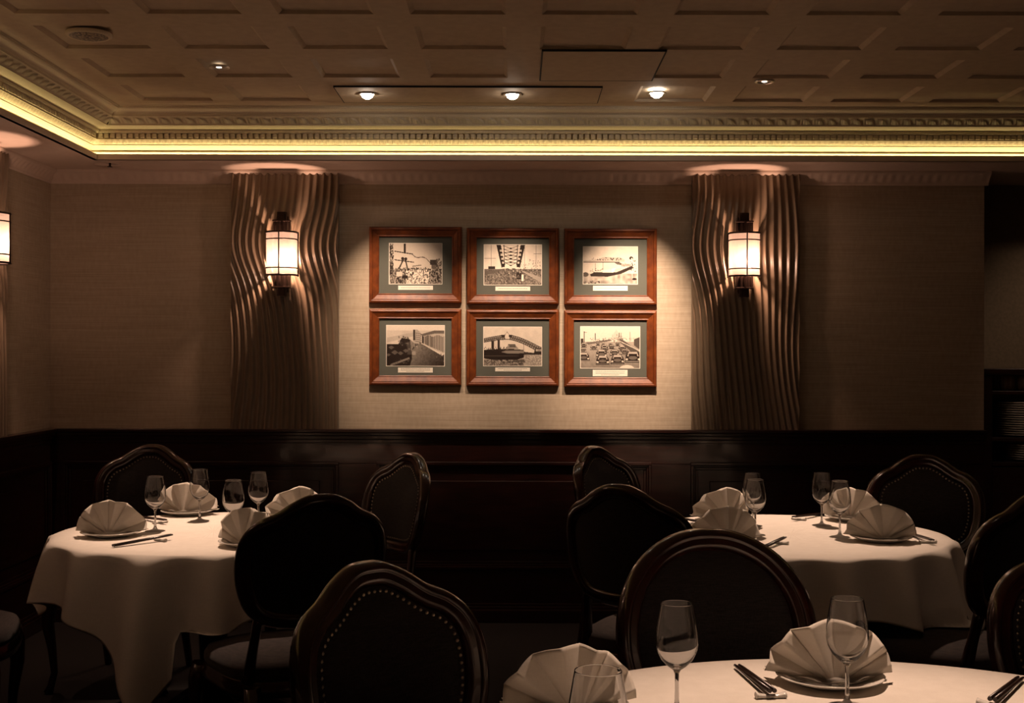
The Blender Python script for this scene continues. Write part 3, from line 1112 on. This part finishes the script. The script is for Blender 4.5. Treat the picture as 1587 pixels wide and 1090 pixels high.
def frame(label, cx, cz, w, h, sw, sh, canvas, lines, cap_h=0.022, sdx=0.0):
    t = thing('picture_frame', label, 'picture', (cx, YB, cz), 0, 'framed sepia photographs')
    # moulding
    prof_ = [(0, 0), (0, 0.020), (0.004, 0.028), (0.012, 0.031), (0.017, 0.029), (0.0185, 0.024), (0.021, 0.0255), (0.044, 0.015), (0.048, 0.0165), (0.052, 0.014), (0.052, 0.0)]
    rows = []
    for n_, d_ in prof_:
        x, z = w / 2 - n_, h / 2 - n_
        rows.append([(-x, -d_, -z), (x, -d_, -z), (x, -d_, z), (-x, -d_, z)])
    mb_ = MB().grid(rows, smooth=False, close_v=True)
    mb_.build('frame_moulding', 'frame_wood', t)
    iw, ih = w / 2 - 0.048, h / 2 - 0.048
    MB().box(-iw, iw, -0.006, -0.001, -ih, ih).build('mat_board', 'matboard', t)
    # bevelled white cut edge and the print
    oz = 0.008
    MB().box(sdx - sw / 2 - 0.003, sdx + sw / 2 + 0.003, -0.0066, -0.006, oz - sh / 2 - 0.003, oz + sh / 2 + 0.003).build('mat_edge', 'paper', t)
    a = np.clip(canvas.a, 0.02, 0.97)
    a = np.clip(a * 0.99 + 0.03 * (canvas.noise(2, 21)), 0, 1) ** 2.3 * 1.15
    me = bpy.data.meshes.new('photograph')
    xs = sdx - sw / 2 + sw * np.arange(PWX) / (PWX - 1)
    zs = oz + sh / 2 - sh * np.arange(PHX) / (PHX - 1)
    V = [(x, -0.0072, z) for z in zs for x in xs]
    Fq = [(j * PWX + i, (j + 1) * PWX + i, (j + 1) * PWX + i + 1, j * PWX + i + 1) for j in range(PHX - 1) for i in range(PWX - 1)]
    me.from_pydata(V, [], Fq)
    ca = me.color_attributes.new('print', 'FLOAT_COLOR', 'POINT')
    colr = np.stack([a * 0.82 + 0.012, a * 0.72 + 0.006, a * 0.60 + 0.004, np.ones_like(a)], -1).reshape(-1)
    ca.data.foreach_set('color', colr)
    me.materials.append(M['photo'])
    o = bpy.data.objects.new('photograph', me)
    COL.objects.link(o)
    o.parent = t
    # caption slip with printed lines
    cz0 = oz - sh / 2 - 0.010
    cw = 0.184
    cap = MB().box(sdx - cw / 2, sdx + cw / 2, -0.0068, -0.006, cz0 - cap_h, cz0).build('caption_slip', 'paper', t)
    m3 = MB()
    for li in range(lines):
        z = cz0 - cap_h * (li + 0.8) / (lines + 0.6)
        half = cw * (0.42 if li < lines - 1 or lines == 1 else 0.26)
        x = sdx - half
        r = random.Random(li * 7 + int(cx * 100))
        while x < sdx + half:
            l = r.uniform(0.003, 0.010)
            m3.box(x, min(x + l, sdx + half), -0.0071, -0.0066, z - 0.0010, z + 0.0010)
            x += l + 0.0016
    m3.build('printed_lines', 'ink', cap)
    MB().add([(-iw, -0.0095, -ih), (iw, -0.0095, -ih), (iw, -0.0095, ih), (-iw, -0.0095, ih)], [(0, 1, 2, 3)]).build('glass_pane', 'pane', t)
    return t


XS = [(644 - CX) * YB / F, (794.5 - CX) * YB / F, (945.5 - CX) * YB / F]
Z1 = EYE + (CY - 412.5) * YB / F
Z2 = EYE + (CY - 539.5) * YB / F
frame('framed sepia photo of a tall mast over a crowd, top left picture', XS[0], Z1 + .003, .490, .404, .277, .213, scene_crowd(), 1)
frame('framed sepia photo looking up a steel girder bridge, top middle picture', XS[1], Z1 - .002, .487, .404, .303, .211, scene_girders(), 1)
frame('framed sepia photo of boats along a shore, top right picture', XS[2], Z1 - .004, .490, .404, .286, .196, scene_harbour(), 1, .026)
frame('framed sepia photo of a street beside tall buildings, bottom left picture', XS[0], Z2 + .003, .487, .404, .305, .213, scene_street(), 3, .026)
frame('framed sepia photo of a ferry under an arch bridge, bottom middle picture', XS[1], Z2, .490, .406, .306, .204, scene_ferry(), 2, .020)
frame('framed sepia photo of a road full of cars, bottom right picture', XS[2], Z2 - .004, .490, .406, .312, .218, scene_traffic(), 3, .034)


# ------------------------------------------------------------------ chairs
BACK_SERP = [(0, 1.000), (.045, .996), (.095, .974), (.14, .945), (.185, .925), (.222, .892), (.243, .845), (.248, .785), (.240, .72),
             (.215, .655), (.170, .612), (.10, .594), (0, .590)]
BACK_OVAL = [(0, 1.000), (.06, .995), (.115, .977), (.165, .947), (.205, .905), (.232, .855), (.245, .80), (.245, .74), (.230, .68),
             (.20, .632), (.155, .604), (.09, .592), (0, .590)]


def outline_offset(P, d):
    n = len(P)
    out = np.zeros_like(P)
    for i in range(n):
        t_ = P[(i + 1) % n] - P[(i - 1) % n]
        t_ /= np.linalg.norm(t_) + 1e-9
        out[i] = P[i] + d * np.array([t_[1], -t_[0]])
    return out


def super_loop(fw, bw, y0, y1, n=64, e=3.2):
    """seat outline: front (y0, wide) to back (y1, narrower)"""
    pts = []
    for i in range(n):
        a = 2 * PI * i / n
        cx_, sy = math.cos(a), math.sin(a)
        u = math.copysign(abs(cx_) ** (2 / e), cx_)
        v = math.copysign(abs(sy) ** (2 / e), sy)
        y = (y0 + y1) / 2 + (y1 - y0) / 2 * v
        k = (y - y0) / (y1 - y0)
        w_ = fw * (1 - k) + bw * k
        yy = y - 0.022 * math.cos(PI * u / 2) * (1 if v < 0 else 0)
        pts.append((u * w_ / 2, yy))
    return pts


def make_chair(label, serp=True):
    t = thing('dining_chair', label, 'chair', (0, 0, 0), 0, 'upholstered dining chairs')
    half = BACK_SERP if serp else BACK_OVAL
    ctrl = half + [(-x, z) for x, z in half[-2:0:-1]]
    P, per = smooth_closed([(x_ * 0.94, z_) for x_, z_ in ctrl], 112)
    if np.sum(P[:, 0] * np.roll(P[:, 1], -1) - np.roll(P[:, 0], -1) * P[:, 1]) > 0:
        P = P[::-1].copy()      # clockwise so that the offset goes inward

    def base_y(u, z):
        return 0.205 + 0.20 * (z - 0.5) - 1.15 * u * u

    def nrm(u):                 # front normal of the curved back (towards -y)
        g = -2.3 * u
        l = math.sqrt(1 + g * g)
        return (g / l, -1 / l)

    def pt(u, z, d):            # d > 0: towards the front
        n_ = nrm(u)
        return (u + n_[0] * d, base_y(u, z) + n_[1] * d, z)
    sect = [(0.000, -0.010), (0.001, 0.010), (0.006, 0.020), (0.013, 0.023), (0.018, 0.019), (0.021, 0.018), (0.030, 0.022), (0.040, 0.018), (0.048, 0.010),
            (0.050, 0.000), (0.050, -0.010), (0.042, -0.020), (0.024, -0.024), (0.007, -0.020)]
    offs = {o_: outline_offset(P, o_) for o_, _ in sect}
    # which direction is inward?
    if np.abs(offs[0.050][:, 0]).max() > np.abs(P[:, 0]).max():
        offs = {o_: outline_offset(P, -o_) for o_, _ in sect}
        sgn = -1
    else:
        sgn = 1
    rows = [[pt(offs[o_][i][0], offs[o_][i][1], d_) for o_, d_ in sect] for i in range(len(P))]
    MB().grid(rows, close_u=True, close_v=True).build('back_frame', 'chair_wood', t)
    inner = outline_offset(P, sgn * 0.047)
    c0 = np.array([0.0, 0.79])
    K = 9
    for nm, s_, bulge, b0 in (('backrest', 1, 0.026, 0.008), ('back_panel', -1, 0.006, 0.012)):
        rows = []
        for k in range(K + 1):
            q = k / K
            row = []
            for i in range(len(P)):
                p = c0 + (inner[i] - c0) * q
                dd = b0 + bulge * (1 - q ** 3.5)
                row.append(pt(p[0], p[1], s_ * dd))
            rows.append(row)
        MB().grid(rows, close_v=True).build(nm, 'upholstery', t)
    # nail heads
    if serp:
        q = outline_offset(P, sgn * 0.056)
        closed = np.vstack([q, q[:1]])
        L = np.concatenate([[0], np.cumsum(np.linalg.norm(np.diff(closed, axis=0), axis=1))])
        nn = int(L[-1] / 0.0145)
        nb = MB()
        for k in range(nn):
            s_ = L[-1] * k / nn
            u, z = np.interp(s_, L, closed[:, 0]), np.interp(s_, L, closed[:, 1])
            c_ = Vector(pt(u, z, 0.0165))
            ax = Vector((nrm(u)[0], nrm(u)[1], 0))
            sx = Vector((-ax.y, ax.x, 0))
            rr = 0.0040
            vv = [c_ + (sx * math.cos(2 * PI * j / 6) + Vector((0, 0, 1)) * math.sin(2 * PI * j / 6)) * rr for j in range(6)] + [c_ + ax * 0.0032]
            nb.add(vv, [(j, (j + 1) % 6, 6) for j in range(6)], True)
        nb.build('nailhead_trim', 'brass', t)
    # posts joining the back to the seat
    for sx in (-1, 1):
        pts = []
        for k in range(7):
            q = k / 6
            x = sx * (0.185 - 0.025 * q)
            z = 0.43 + 0.215 * q
            pts.append((x, base_y(x, z) + 0.012 * (1 - q), z))
        MB().tube(pts, [0.024, 0.022, 0.020, 0.018, 0.018, 0.019, 0.018], 10, flat=0.8).build('back_post', 'chair_wood', t)
    # seat
    lo = super_loop(0.54, 0.44, -0.25, 0.225)
    rows = [[(x * s_, (y + 0.01) * s_ - 0.01, z) for x, y in lo] for s_, z in
            ((0.93, 0.385), (0.99, 0.385), (1.0, 0.395), (1.0, 0.415), (0.985, 0.420), (0.985, 0.430), (0.96, 0.436), (0.7, 0.436))]
    MB().grid(rows, close_v=True).build('seat_rail', 'chair_wood', t)
    rows = [[(x * s_, (y + 0.01) * s_ - 0.01, z) for x, y in lo] for s_, z in
            ((0.90, 0.428), (0.965, 0.430), (0.985, 0.445), (0.98, 0.462), (0.945, 0.478), (0.85, 0.488), (0.6, 0.496), (0.3, 0.499), (0.01, 0.500))]
    MB().grid(rows, close_v=True).build('seat', 'seat_fabric', t)
    # legs
    for sx in (-1, 1):
        x, y = sx * 0.232, -0.215
        pts, rad = [], []
        for q, dx, dy, r in ((0, 0, 0, .030), (.12, .010, -.008, .031), (.3, .014, -.012, .025), (.55, .002, 0, .018), (.8, -.006, .006, .014), (.93, .004, -.004, .015), (1, .012, -.010, .020)):
            pts.append((x + sx * dx, y + dy, 0.41 * (1 - q) + 0.004 * q))
            rad.append(r)
        MB().tube(pts, rad, 10).build('leg', 'chair_wood', t)
        x, y = sx * 0.180, 0.195
        pts = [(x, y, 0.42), (x, y + 0.004, 0.30), (x + sx * .004, y + 0.03, 0.15), (x + sx * 0.008, y + 0.075, 0.004)]
        MB().tube(pts, [0.024, 0.022, 0.019, 0.016], 8).build('leg', 'chair_wood', t)
    return t


def facing(dx, dy):
    """rotation for a chair whose seat looks along (dx, dy)"""
    return math.atan2(dy, dx) + PI / 2


GL, GR = (-1.13, 4.58), (1.02, 4.54)       # table centres
GN = (0.62, 1.92)
CH = []


def by_top(px, py, ):
    """where the middle of a chair's back stands, from the photo position of its crest (1.0 m high)"""
    y = (EYE - 1.0) * F / (py - CY)
    return ((px - CX) * y / F, y)


chair_a = make_chair('nail-trimmed dining chair against the wainscot at the left table, facing the camera')
chair_b = make_chair('large smooth oval-backed dining chair just behind the nearest table', serp=False)


def put(src, px, py, face, label=None):
    bx, by = by_top(px, py)
    rot = facing(*face)
    off = 0.305                 # distance from the chair's origin to its crest
    L = math.hypot(*face)
    x, y = bx + face[0] / L * off, by + face[1] / L * off
    if label is None:
        src.location = (x, y, 0)
        src.rotation_euler = (0, 0, rot)
        return src
    return dup(src, (x, y, 0), rot, label)


put(chair_a, 236, 690, (-0.06, -1.0))
put(chair_a, 500, 766, (-0.46, 0.88), 'dining chair seen from behind, at the right front of the left table')
put(chair_a, 640, 702, (-0.80, -0.62), 'dining chair turned sideways near the wainscot, right of the left table')
put(chair_a, 918, 691, (0.78, -0.66), 'dining chair turned sideways near the wainscot, left of the right table')
put(chair_a, 958, 750, (0.52, 0.85), 'dining chair seen from behind at the right table, half hidden by the oval chair')
put(chair_b, 1096, 819, (0.10, -1.0))
put(chair_a, 568, 871, (0.72, -0.72), 'nail-trimmed dining chair close to the camera, left of the nearest table')
put(chair_a, 1430, 703, (-0.22, -1.0), 'dim dining chair behind the far right side of the right table')
put(chair_a, 1612, 758, (-0.62, 0.78), 'dining chair cut by the right photo edge, right of the right table')
put(chair_a, 1698, 829, (-0.30, -0.95), 'dining chair at the lower right photo corner, beside the nearest table')
t = dup(chair_a, (-1.99, 4.20, 0), facing(0.95, 0.22), 'dining chair at the left photo edge with only its seat showing')


# ------------------------------------------------------------------ tables, cloths
def table(label, cx, cy, R):
    t = thing('round_table', label, 'table', (cx, cy, 0), 0, 'round dining tables')
    MB().lathe([(0.0, 0.715), (R - 0.01, 0.715), (R, 0.722), (R, 0.738), (R - 0.005, 0.745), (0.0, 0.745)], 72).build('tabletop', 'mahogany', t)
    MB().lathe([(0.0, 0.715), (0.10, 0.715), (0.06, 0.68), (0.045, 0.60), (0.055, 0.40), (0.045, 0.22), (0.07, 0.12), (0.05, 0.10)], 32).build('pedestal', 'mahogany', t)
    for k in range(4):
        a = PI / 4 + k * PI / 2
        MB().tube([(0.03 * math.cos(a), 0.03 * math.sin(a), 0.15), (0.18 * math.cos(a), 0.18 * math.sin(a), 0.10), (0.34 * math.cos(a), 0.34 * math.sin(a), 0.022)],
                  [0.035, 0.028, 0.018], 8).build('foot', 'mahogany', t)
    return t


def seat_lift(x, y, z):
    """the cloth lies on the seat of a chair pushed under the table"""
    for o in SEATS:
        dx, dy = x - o.location.x, y - o.location.y
        c_, s_ = math.cos(o.rotation_euler.z), math.sin(o.rotation_euler.z)
        u, v = c_ * dx + s_ * dy, -s_ * dx + c_ * dy
        if abs(u) < 0.315 and -0.31 < v < 0.25:
            k = min(1.0, (0.315 - abs(u)) / 0.03, (v + 0.31) / 0.03)
            z = max(z, 0.44 + 0.066 * min(1, max(0, k * 1.3)))
    return z


SEATS = [o for o in COL.objects if o.name.startswith('dining_chair') and o.parent is None]


def cloth(label, cx, cy, R, half, phi, limits, seed, folds=16, far=1.0):
    r = random.Random(seed)
    ph1, ph2 = r.uniform(0, 6), r.uniform(0, 6)
    N, K = 288, 26
    Ro = R + 0.004

    def hang(th):
        c_ = max(abs(math.cos(th - phi)), abs(math.sin(th - phi)))
        d = half / c_
        h = d - R
        # soften the corner and lift it where chairs or neighbours hold it up
        for a, w_, lim in limits:
            dlt = (th - a + PI) % (2 * PI) - PI
            k = math.exp(-(dlt / w_) ** 4)
            h = h * (1 - k) + min(h, lim) * k
        return h
    rows = []
    for q in (0.0, 0.3, 0.6, 0.85, 0.97):
        rows.append([(Ro * q * math.cos(2 * PI * i / N), Ro * q * math.sin(2 * PI * i / N), 0.749) for i in range(N)])
    rows.append([(Ro * math.cos(2 * PI * i / N), Ro * math.sin(2 * PI * i / N), 0.7475) for i in range(N)])
    for k in range(1, K + 1):
        row = []
        for i in range(N):
            th = 2 * PI * i / N
            h = hang(th)
            s_ = h * (k / K)
            f1 = math.cos(folds * th + 1.1 * math.sin(2 * th + ph1) + ph2)
            f1 = (0.5 + 0.5 * f1) ** 1.4
            f2 = 0.5 + 0.5 * math.cos(folds / 2 * th + ph1 + 0.7 * math.sin(3 * th))
            A = 0.085 * (s_ / 0.35) ** 0.5
            ro = Ro + 0.004 + 0.03 * s_ + A * f1 + 0.03 * f2 * (s_ / 0.4)
            corner = max(0, h - 0.30) / 0.2
            ro += 0.02 * corner * (s_ / 0.5)
            # an arc at the edge, then nearly straight down
            z = 0.7475 - (s_ * 0.96 if s_ > 0.012 else s_ * 0.6) - 0.0
            z = seat_lift(cx + ro * math.cos(th), cy + ro * math.sin(th), z)
            row.append((ro * math.cos(th), ro * math.sin(th), z))
        rows.append(row)
    mb_ = MB()
    rows[0] = rows[0]
    mb_.grid(rows, close_v=True)
    o = mb_.build('tablecloth', 'linen')
    o.location = (cx, cy, 0)
    md = o.modifiers.new('thickness', 'SOLIDIFY')
    md.thickness = 0.0018
    md.offset = 1
    tag(o, label, 'tablecloth', 'white tablecloths')
    return o


table('round table under the cloth on the left side of the room', *GL, 0.565)
table('round table under the cloth on the right side of the room', *GR, 0.560)
table('large round table under the cloth nearest the camera', *GN, 0.75)
table('round table at the lower left, hidden below the photo edge', -1.10, 1.12, 0.565)
HT = 0.7505
cloth('white tablecloth on the left table with one corner hanging low', *GL, 0.565, 0.765, math.radians(-95 + 45), [(PI, 0.36, 0.30), (math.radians(-4), 0.4, 0.26), (math.radians(85), 0.5, 0.25)], 3)
cloth('white tablecloth on the right table, mostly shaded skirt', *GR, 0.560, 0.765, math.radians(-62 + 45 + 27), [(math.radians(-80), 0.5, 0.38), (math.radians(10), 0.4, 0.34), (PI, 0.5, 0.26), (math.radians(100), 0.5, 0.25)], 5)
cloth('white tablecloth on the table nearest the camera', *GN, 0.75, 0.93, 0.3, [(math.radians(a), 0.5, 0.24) for a in (0, 90, 180, 270)], 9)
cloth('white tablecloth on the table below the lower left photo edge', -1.10, 1.12, 0.565, 0.72, 0.3, [(math.radians(a), 0.5, 0.24) for a in (0, 90, 180, 270)], 11)


# ------------------------------------------------------------------ tableware
def make_plate(label):
    return tag(MB().lathe([(0.0001, 0.0), (0.055, 0.0), (0.060, 0.004), (0.085, 0.010), (0.104, 0.017), (0.107, 0.0185), (0.108, 0.020), (0.105, 0.021),
                           (0.085, 0.0135), (0.062, 0.0075), (0.0001, 0.006)], 64).build('side_plate', 'china'), label, 'plate', 'white plates under the napkins')


def on_plate(x, y, z):
    return max(z, 0.0012 + 0.0135 * min(1.0, max(0.0, (math.hypot(x, y) - 0.055) / 0.045)))


def make_napkin(label, seed=1):
    r = random.Random(seed)
    t = thing('folded_napkin', label, 'napkin', (0, 0, 0), 0, 'fan folded napkins')
    N, K = 168, 16
    pleats = 6.0
    jit = [r.uniform(-0.25, 0.25) for _ in range(9)]
    for layer in (0, 1):
        rows = []
        for i in range(N + 1):
            q = i / N
            a = math.radians(-3 + 186 * q)
            ph = q * pleats + 0.18 * math.sin(2 * PI * q * 1.5 + seed) + 0.05 * jit[int(q * 8)]
            fr = ph % 1.0
            tri = 1 - abs(2 * fr - 1)                   # soft pleat
            sh = tri ** (0.7 if int(ph) % 2 else 1.1) - 0.5
            Rr = (0.122 + 0.012 * math.sin(a) ** 2 + 0.0012 * math.cos(2 * PI * ph)) * (1 - 0.045 * layer)
            row = []
            for k in range(K + 1):
                rr = k / K
                # distance along the fan, gathered at the foot
                d = 0.006 + (Rr - 0.006) * rr
                amp = (0.026 + 0.010 * math.sin(3.1 * int(ph) + seed)) * rr ** 1.15 * (1 if layer == 0 else 0.8)
                wrap = 0.060 * abs(math.cos(a)) ** 2.5 * rr
                y = -0.048 - amp * sh + wrap + layer * (0.012 + 0.012 * rr) + 0.14 * d * math.sin(a) * 0.9
                x = d * math.cos(a) * 1.045
                z = 0.002 + max(0, d * math.sin(a)) * 0.93
                row.append((x, y, on_plate(x, y, z)))
            rows.append(row)
        MB().grid(rows).build('pleated_fan' if layer == 0 else 'back_fold', 'napkin', t, solid=0.0016)
    # folded foot lying on the plate in front, and the propping corner behind
    rows = []
    for i in range(25):
        q = i / 24
        x = -0.085 + 0.17 * q
        b = 0.055 * (1 - (2 * q - 1) ** 2)
        rows.append([(x, 0.052 * abs(2 * q - 1) ** 2 - 0.045 - 0.012 * (1 - abs(2 * q - 1)), 0.009), (x * 0.96, 0.045 * abs(2 * q - 1) ** 2 - 0.062 - b * 0.25, 0.0125 + 0.006 * math.sin(q * 9) ** 2), (x * 0.9, 0.045 + 0.3 * b, 0.012)])
    MB().grid(rows).build('foot_fold', 'napkin', t, solid=0.002)
    MB().grid([[(-0.010, 0.035, 0.085), (0.030, 0.030, 0.090)], [(-0.035, 0.062, 0.045), (0.075, 0.060, 0.045)], [(-0.055, 0.085, 0.018), (0.105, 0.080, 0.020)]]).build('prop_fold', 'napkin', t, solid=0.0016)
    return t


def make_glass(label):
    """stemmed wine glass, 205 mm"""
    t = thing('wine_glass', label, 'wine glass', (0, 0, 0), 0, 'empty wine glasses')
    outer = [(0.0001, 0.0), (0.034, 0.0), (0.036, 0.0), (0.0373, 0.0006), (0.0373, 0.0014), (0.0365, 0.0019), (0.034, 0.0023), (0.022, 0.0045), (0.010, 0.0085), (0.0050, 0.016), (0.0038, 0.030), (0.0035, 0.060), (0.0040, 0.076),
             (0.0075, 0.083), (0.018, 0.0905), (0.029, 0.102), (0.0365, 0.117), (0.0395, 0.132), (0.0388, 0.150), (0.0360, 0.170), (0.0325, 0.190), (0.03015, 0.2035), (0.0300, 0.2046), (0.0298, 0.2051)]
    inner = [(0.0294, 0.2053), (0.0290, 0.2051), (0.0288, 0.2046), (0.02895, 0.2035), (0.0313, 0.190), (0.0348, 0.170), (0.0375, 0.150), (0.0381, 0.132), (0.0350, 0.118), (0.0275, 0.1045), (0.016, 0.0945), (0.006, 0.0895), (0.0001, 0.0885)]
    MB().lathe(outer + inner, 56).build('glass_body', 'glass', t)
    return t


def make_rest(label):
    t = MB().add([], [])
    rows = []
    for i in range(13):
        u = -0.030 + 0.060 * i / 12
        hgt = 0.008 + 0.005 * (abs(u) / 0.03) ** 2
        w_ = 0.007 + 0.002 * (abs(u) / 0.03) ** 2
        rows.append([(u, w_ * math.cos(2 * PI * k / 12), hgt / 2 + hgt / 2 * math.sin(2 * PI * k / 12)) for k in range(12)])
    t.grid(rows, close_v=True)
    t.f.append(tuple(range(12)))
    t.f.append(tuple(12 * 12 + k for k in reversed(range(12))))
    t.sm += [False, False]
    return tag(t.build('chopstick_rest', 'china'), label, 'chopstick rest', 'white chopstick rests')


def make_stick(label, pair):
    L = 0.235
    o = MB().tube([(-L / 2, 0, 0), (L / 2 - 0.02, 0, 0), (L / 2, 0, 0)], [0.0046, 0.0038, 0.0028], 8).build('chopstick', 'stick')
    return tag(o, label, 'chopstick', pair)


proto = {}


def place(kind, maker, loc, rot, label, group=None, tilt=None):
    if kind not in proto:
        o = maker(label)
        proto[kind] = o
        o.location = loc
        o.rotation_euler = (0, 0, rot)
        if group:
            o['group'] = group
    else:
        o = dup(proto[kind], loc, rot, label, group)
    if tilt is not None:
        o.rotation_euler = (0, tilt, rot)
    return o


def setting(px, py, rot, where, maker_seed=1, plate=True):
    """plate and napkin whose foot the photo shows at px, py"""
    x, y, _ = at(px, py, HT)
    place('plate', make_plate, (x, y, HT), 0, 'white plate under the napkin ' + where)
    kind = 'napkin%d' % maker_seed
    place(kind, lambda l: make_napkin(l, maker_seed), (x, y, HT + 0.0075), rot, 'fan folded white napkin ' + where)


setting(173, 833, 0.10, 'at the front left of the left table', 1)
setting(291, 799, -0.12, 'at the back left of the left table', 2)
setting(388, 847, -0.30, 'at the front right of the left table', 3)
setting(458, 806, 0.70, 'at the back right of the left table', 4)
setting(1120, 806, 0.35, 'at the back left of the right table', 4)
setting(1125, 842, 0.10, 'at the front left of the right table', 2)
setting(1321, 806, -0.45, 'at the back right of the right table', 1)
setting(1366, 838, -0.10, 'at the front right of the right table', 5)
setting(1287, 1059, -0.05, 'on the nearest table right of its tall glass', 5)
setting(885, 1107, 0.12, 'on the nearest table at its left side', 3)


def glass_at(px, py, where):
    x, y, _ = at(px, py, HT)
    return place('glass', make_glass, (x, y, HT), 0, 'empty wine glass ' + where)


glass_at(241, 825, 'between the two left napkins of the left table')
glass_at(310, 809, 'in front of the back left napkin of the left table')
glass_at(362, 833, 'behind the front right napkin of the left table, lower of two')
glass_at(401, 815, 'beside the back right napkin of the left table')
glass_at(1167, 815, 'beside the back left napkin of the right table, rear of two')
glass_at(1171, 829, 'beside the front left napkin of the right table, front of two')
glass_at(1274, 814, 'left of the back right napkin of the right table')
glass_at(1302, 832, 'beside the front right napkin of the right table')
place('glass', make_glass, ((1050 - CX) * 2.25 / F, 2.25, HT), 0, 'empty wine glass on the nearest table beside the oval chair')
place('glass', make_glass, ((1314 - CX) * 2.30 / F, 2.30, HT), 0, 'empty wine glass on the nearest table before a napkin')
g_ = place('glass', make_glass, ((928 - CX) * 1.69 / F, 1.69, HT), 0, 'empty wine glass at the bottom edge before the left napkin of the nearest table')
g_.scale = (1.1, 1.1, 1.1)
place('glass', make_glass, (-0.625, 1.60 - 0.10, HT), 0, 'empty wine glass at the lower left corner, only its rim showing')


def sticks(x, y, ang, where, rest_u=0.07):
    """ang: heading of the tips"""
    c, s_ = math.cos(ang), math.sin(ang)
    g = 'chopstick pair ' + where
    tilt = -math.copysign(math.atan2(0.0093, 0.235 / 2 + abs(rest_u)), rest_u)
    zc = HT + 0.0168 - abs(rest_u) * 0.0093 / (0.235 / 2 + abs(rest_u))
    for k in (-1, 1):
        ox, oy = -s_ * 0.0047 * k, c * 0.0047 * k
        o = place('stick', lambda l: make_stick(l, g), (x + ox, y + oy, zc), ang, 'one of the dark chopsticks ' + where, g, tilt)
    place('rest', make_rest, (x + c * rest_u, y + s_ * rest_u, HT), ang + PI / 2, 'small white chopstick rest ' + where)


def sticks_px(ax, ay, bx, by, where, back=False):
    a, b = at(ax, ay, HT + 0.012), at(bx, by, HT + 0.012)
    ang = math.atan2(b[1] - a[1], b[0] - a[0])
    # the tip end b is fixed
    x, y = b[0] - 0.1175 * math.cos(ang), b[1] - 0.1175 * math.sin(ang)
    sticks(x, y, ang, where)


sticks_px(140, 850, 267, 833, 'before the front left napkin of the left table')
sticks_px(200, 797, 257, 810, 'between the left napkins of the left table')
sticks_px(1296, 789, 1230, 803, 'between the back glasses of the right table')
sticks_px(1150, 858, 1217, 835, 'right of the front left napkin of the right table')
sticks_px(1130, 815, 1058, 806, 'behind the front left napkin of the right table')
sticks_px(1372, 807, 1446, 839, 'right of the front right napkin of the right table')
a = at(1143, 1027, HT + 0.012)
b = at(1207, 1082, HT + 0.012)
ang = math.atan2(a[1] - b[1], a[0] - b[0])
sticks(a[0] - 0.118 * math.cos(ang), a[1] - 0.118 * math.sin(ang), ang, 'between the two glasses of the nearest table', -0.108)
a = at(1580, 1048, HT + 0.012)
b = at(1542, 1084, HT + 0.012)
ang = math.atan2(a[1] - b[1], a[0] - b[0])
sticks(a[0] - 0.10 * math.cos(ang), a[1] - 0.10 * math.sin(ang), ang, 'at the right edge of the nearest table', -0.108)

# ------------------------------------------------------------------ side station in the niche on the right
SX0, SX1, SY0, SY1 = 2.495, 3.60, 6.54, 6.95
t = thing('side_station', 'dark open shelf unit in the niche at the right photo edge', 'shelf unit', ((SX0 + SX1) / 2, (SY0 + SY1) / 2, 0))
hx, hy = (SX1 - SX0) / 2, (SY1 - SY0) / 2
m2 = MB()
m2.box(-hx, -hx + 0.045, -hy, hy, 0, 1.31)
m2.box(hx - 0.045, hx, -hy, hy, 0, 1.31)
m2.box(-hx + 0.045, hx - 0.045, hy - 0.015, hy, 0, 1.31)
m2.build('carcass', 'mahogany', t, bevel=0.002)
MB().box(-hx - 0.012, hx + 0.01, -hy - 0.015, hy, 1.31, 1.345).build('top_board', 'mahogany', t, bevel=0.003)
for z in (1.205, 0.955, 0.825):
    MB().box(-hx + 0.045, hx - 0.045, -hy + (0.02 if z > 0.9 else 0.0), hy - 0.015, z, z + 0.02).build('shelf', 'mahogany', t, bevel=0.002)
MB().box(-hx + 0.047, hx - 0.047, -hy + 0.005, -hy + 0.025, 0.08, 0.82).build('door', 'mahogany', t, bevel=0.002)


def make_cup(label):
    return tag(MB().lathe([(0.0001, 0.0), (0.034, 0.0), (0.038, 0.004), (0.040, 0.081), (0.038, 0.082), (0.036, 0.080), (0.034, 0.006), (0.0001, 0.005)], 32).build('cup', 'cup'), label, 'cup', 'cups on the shelf')


cup = make_cup('straight tan cup on the top shelf of the side station, left of two')
cup.location = (2.668, 6.66, 1.2255)
dup(cup, (2.765, 6.66, 1.2255), 0.7, 'straight tan cup on the top shelf of the side station, right of two')


def make_stack_plate(label, R, grp):
    return tag(MB().lathe([(0.0001, 0.0), (R * 0.6, 0.0), (R * 0.85, 0.007), (R, 0.0115), (R, 0.0135), (R * 0.84, 0.0105), (R * 0.6, 0.004), (0.0001, 0.004)], 40).build('dinner_plate', 'china'), label, 'plate', grp)


p0 = None
for k in range(15):
    lab = 'white plate in the taller plate stack on the side station shelf'
    if p0 is None:
        p0 = make_stack_plate(lab, 0.130, 'plates in the taller stack')
        p0.location = (2.745, 6.70, 0.9755)
    else:
        dup(p0, (2.745 + rnd.uniform(-.003, .003), 6.70, 0.9755 + 0.0125 * k), 0, lab)
p0 = None
for k in range(7):
    lab = 'white plate in the lower front plate stack of the side station'
    if p0 is None:
        p0 = make_stack_plate(lab, 0.105, 'plates in the lower stack')
        p0.location = (2.775, 6.66, 0.8455)
    else:
        dup(p0, (2.775 + rnd.uniform(-.002, .002), 6.66, 0.8455 + 0.0125 * k), 0, lab)
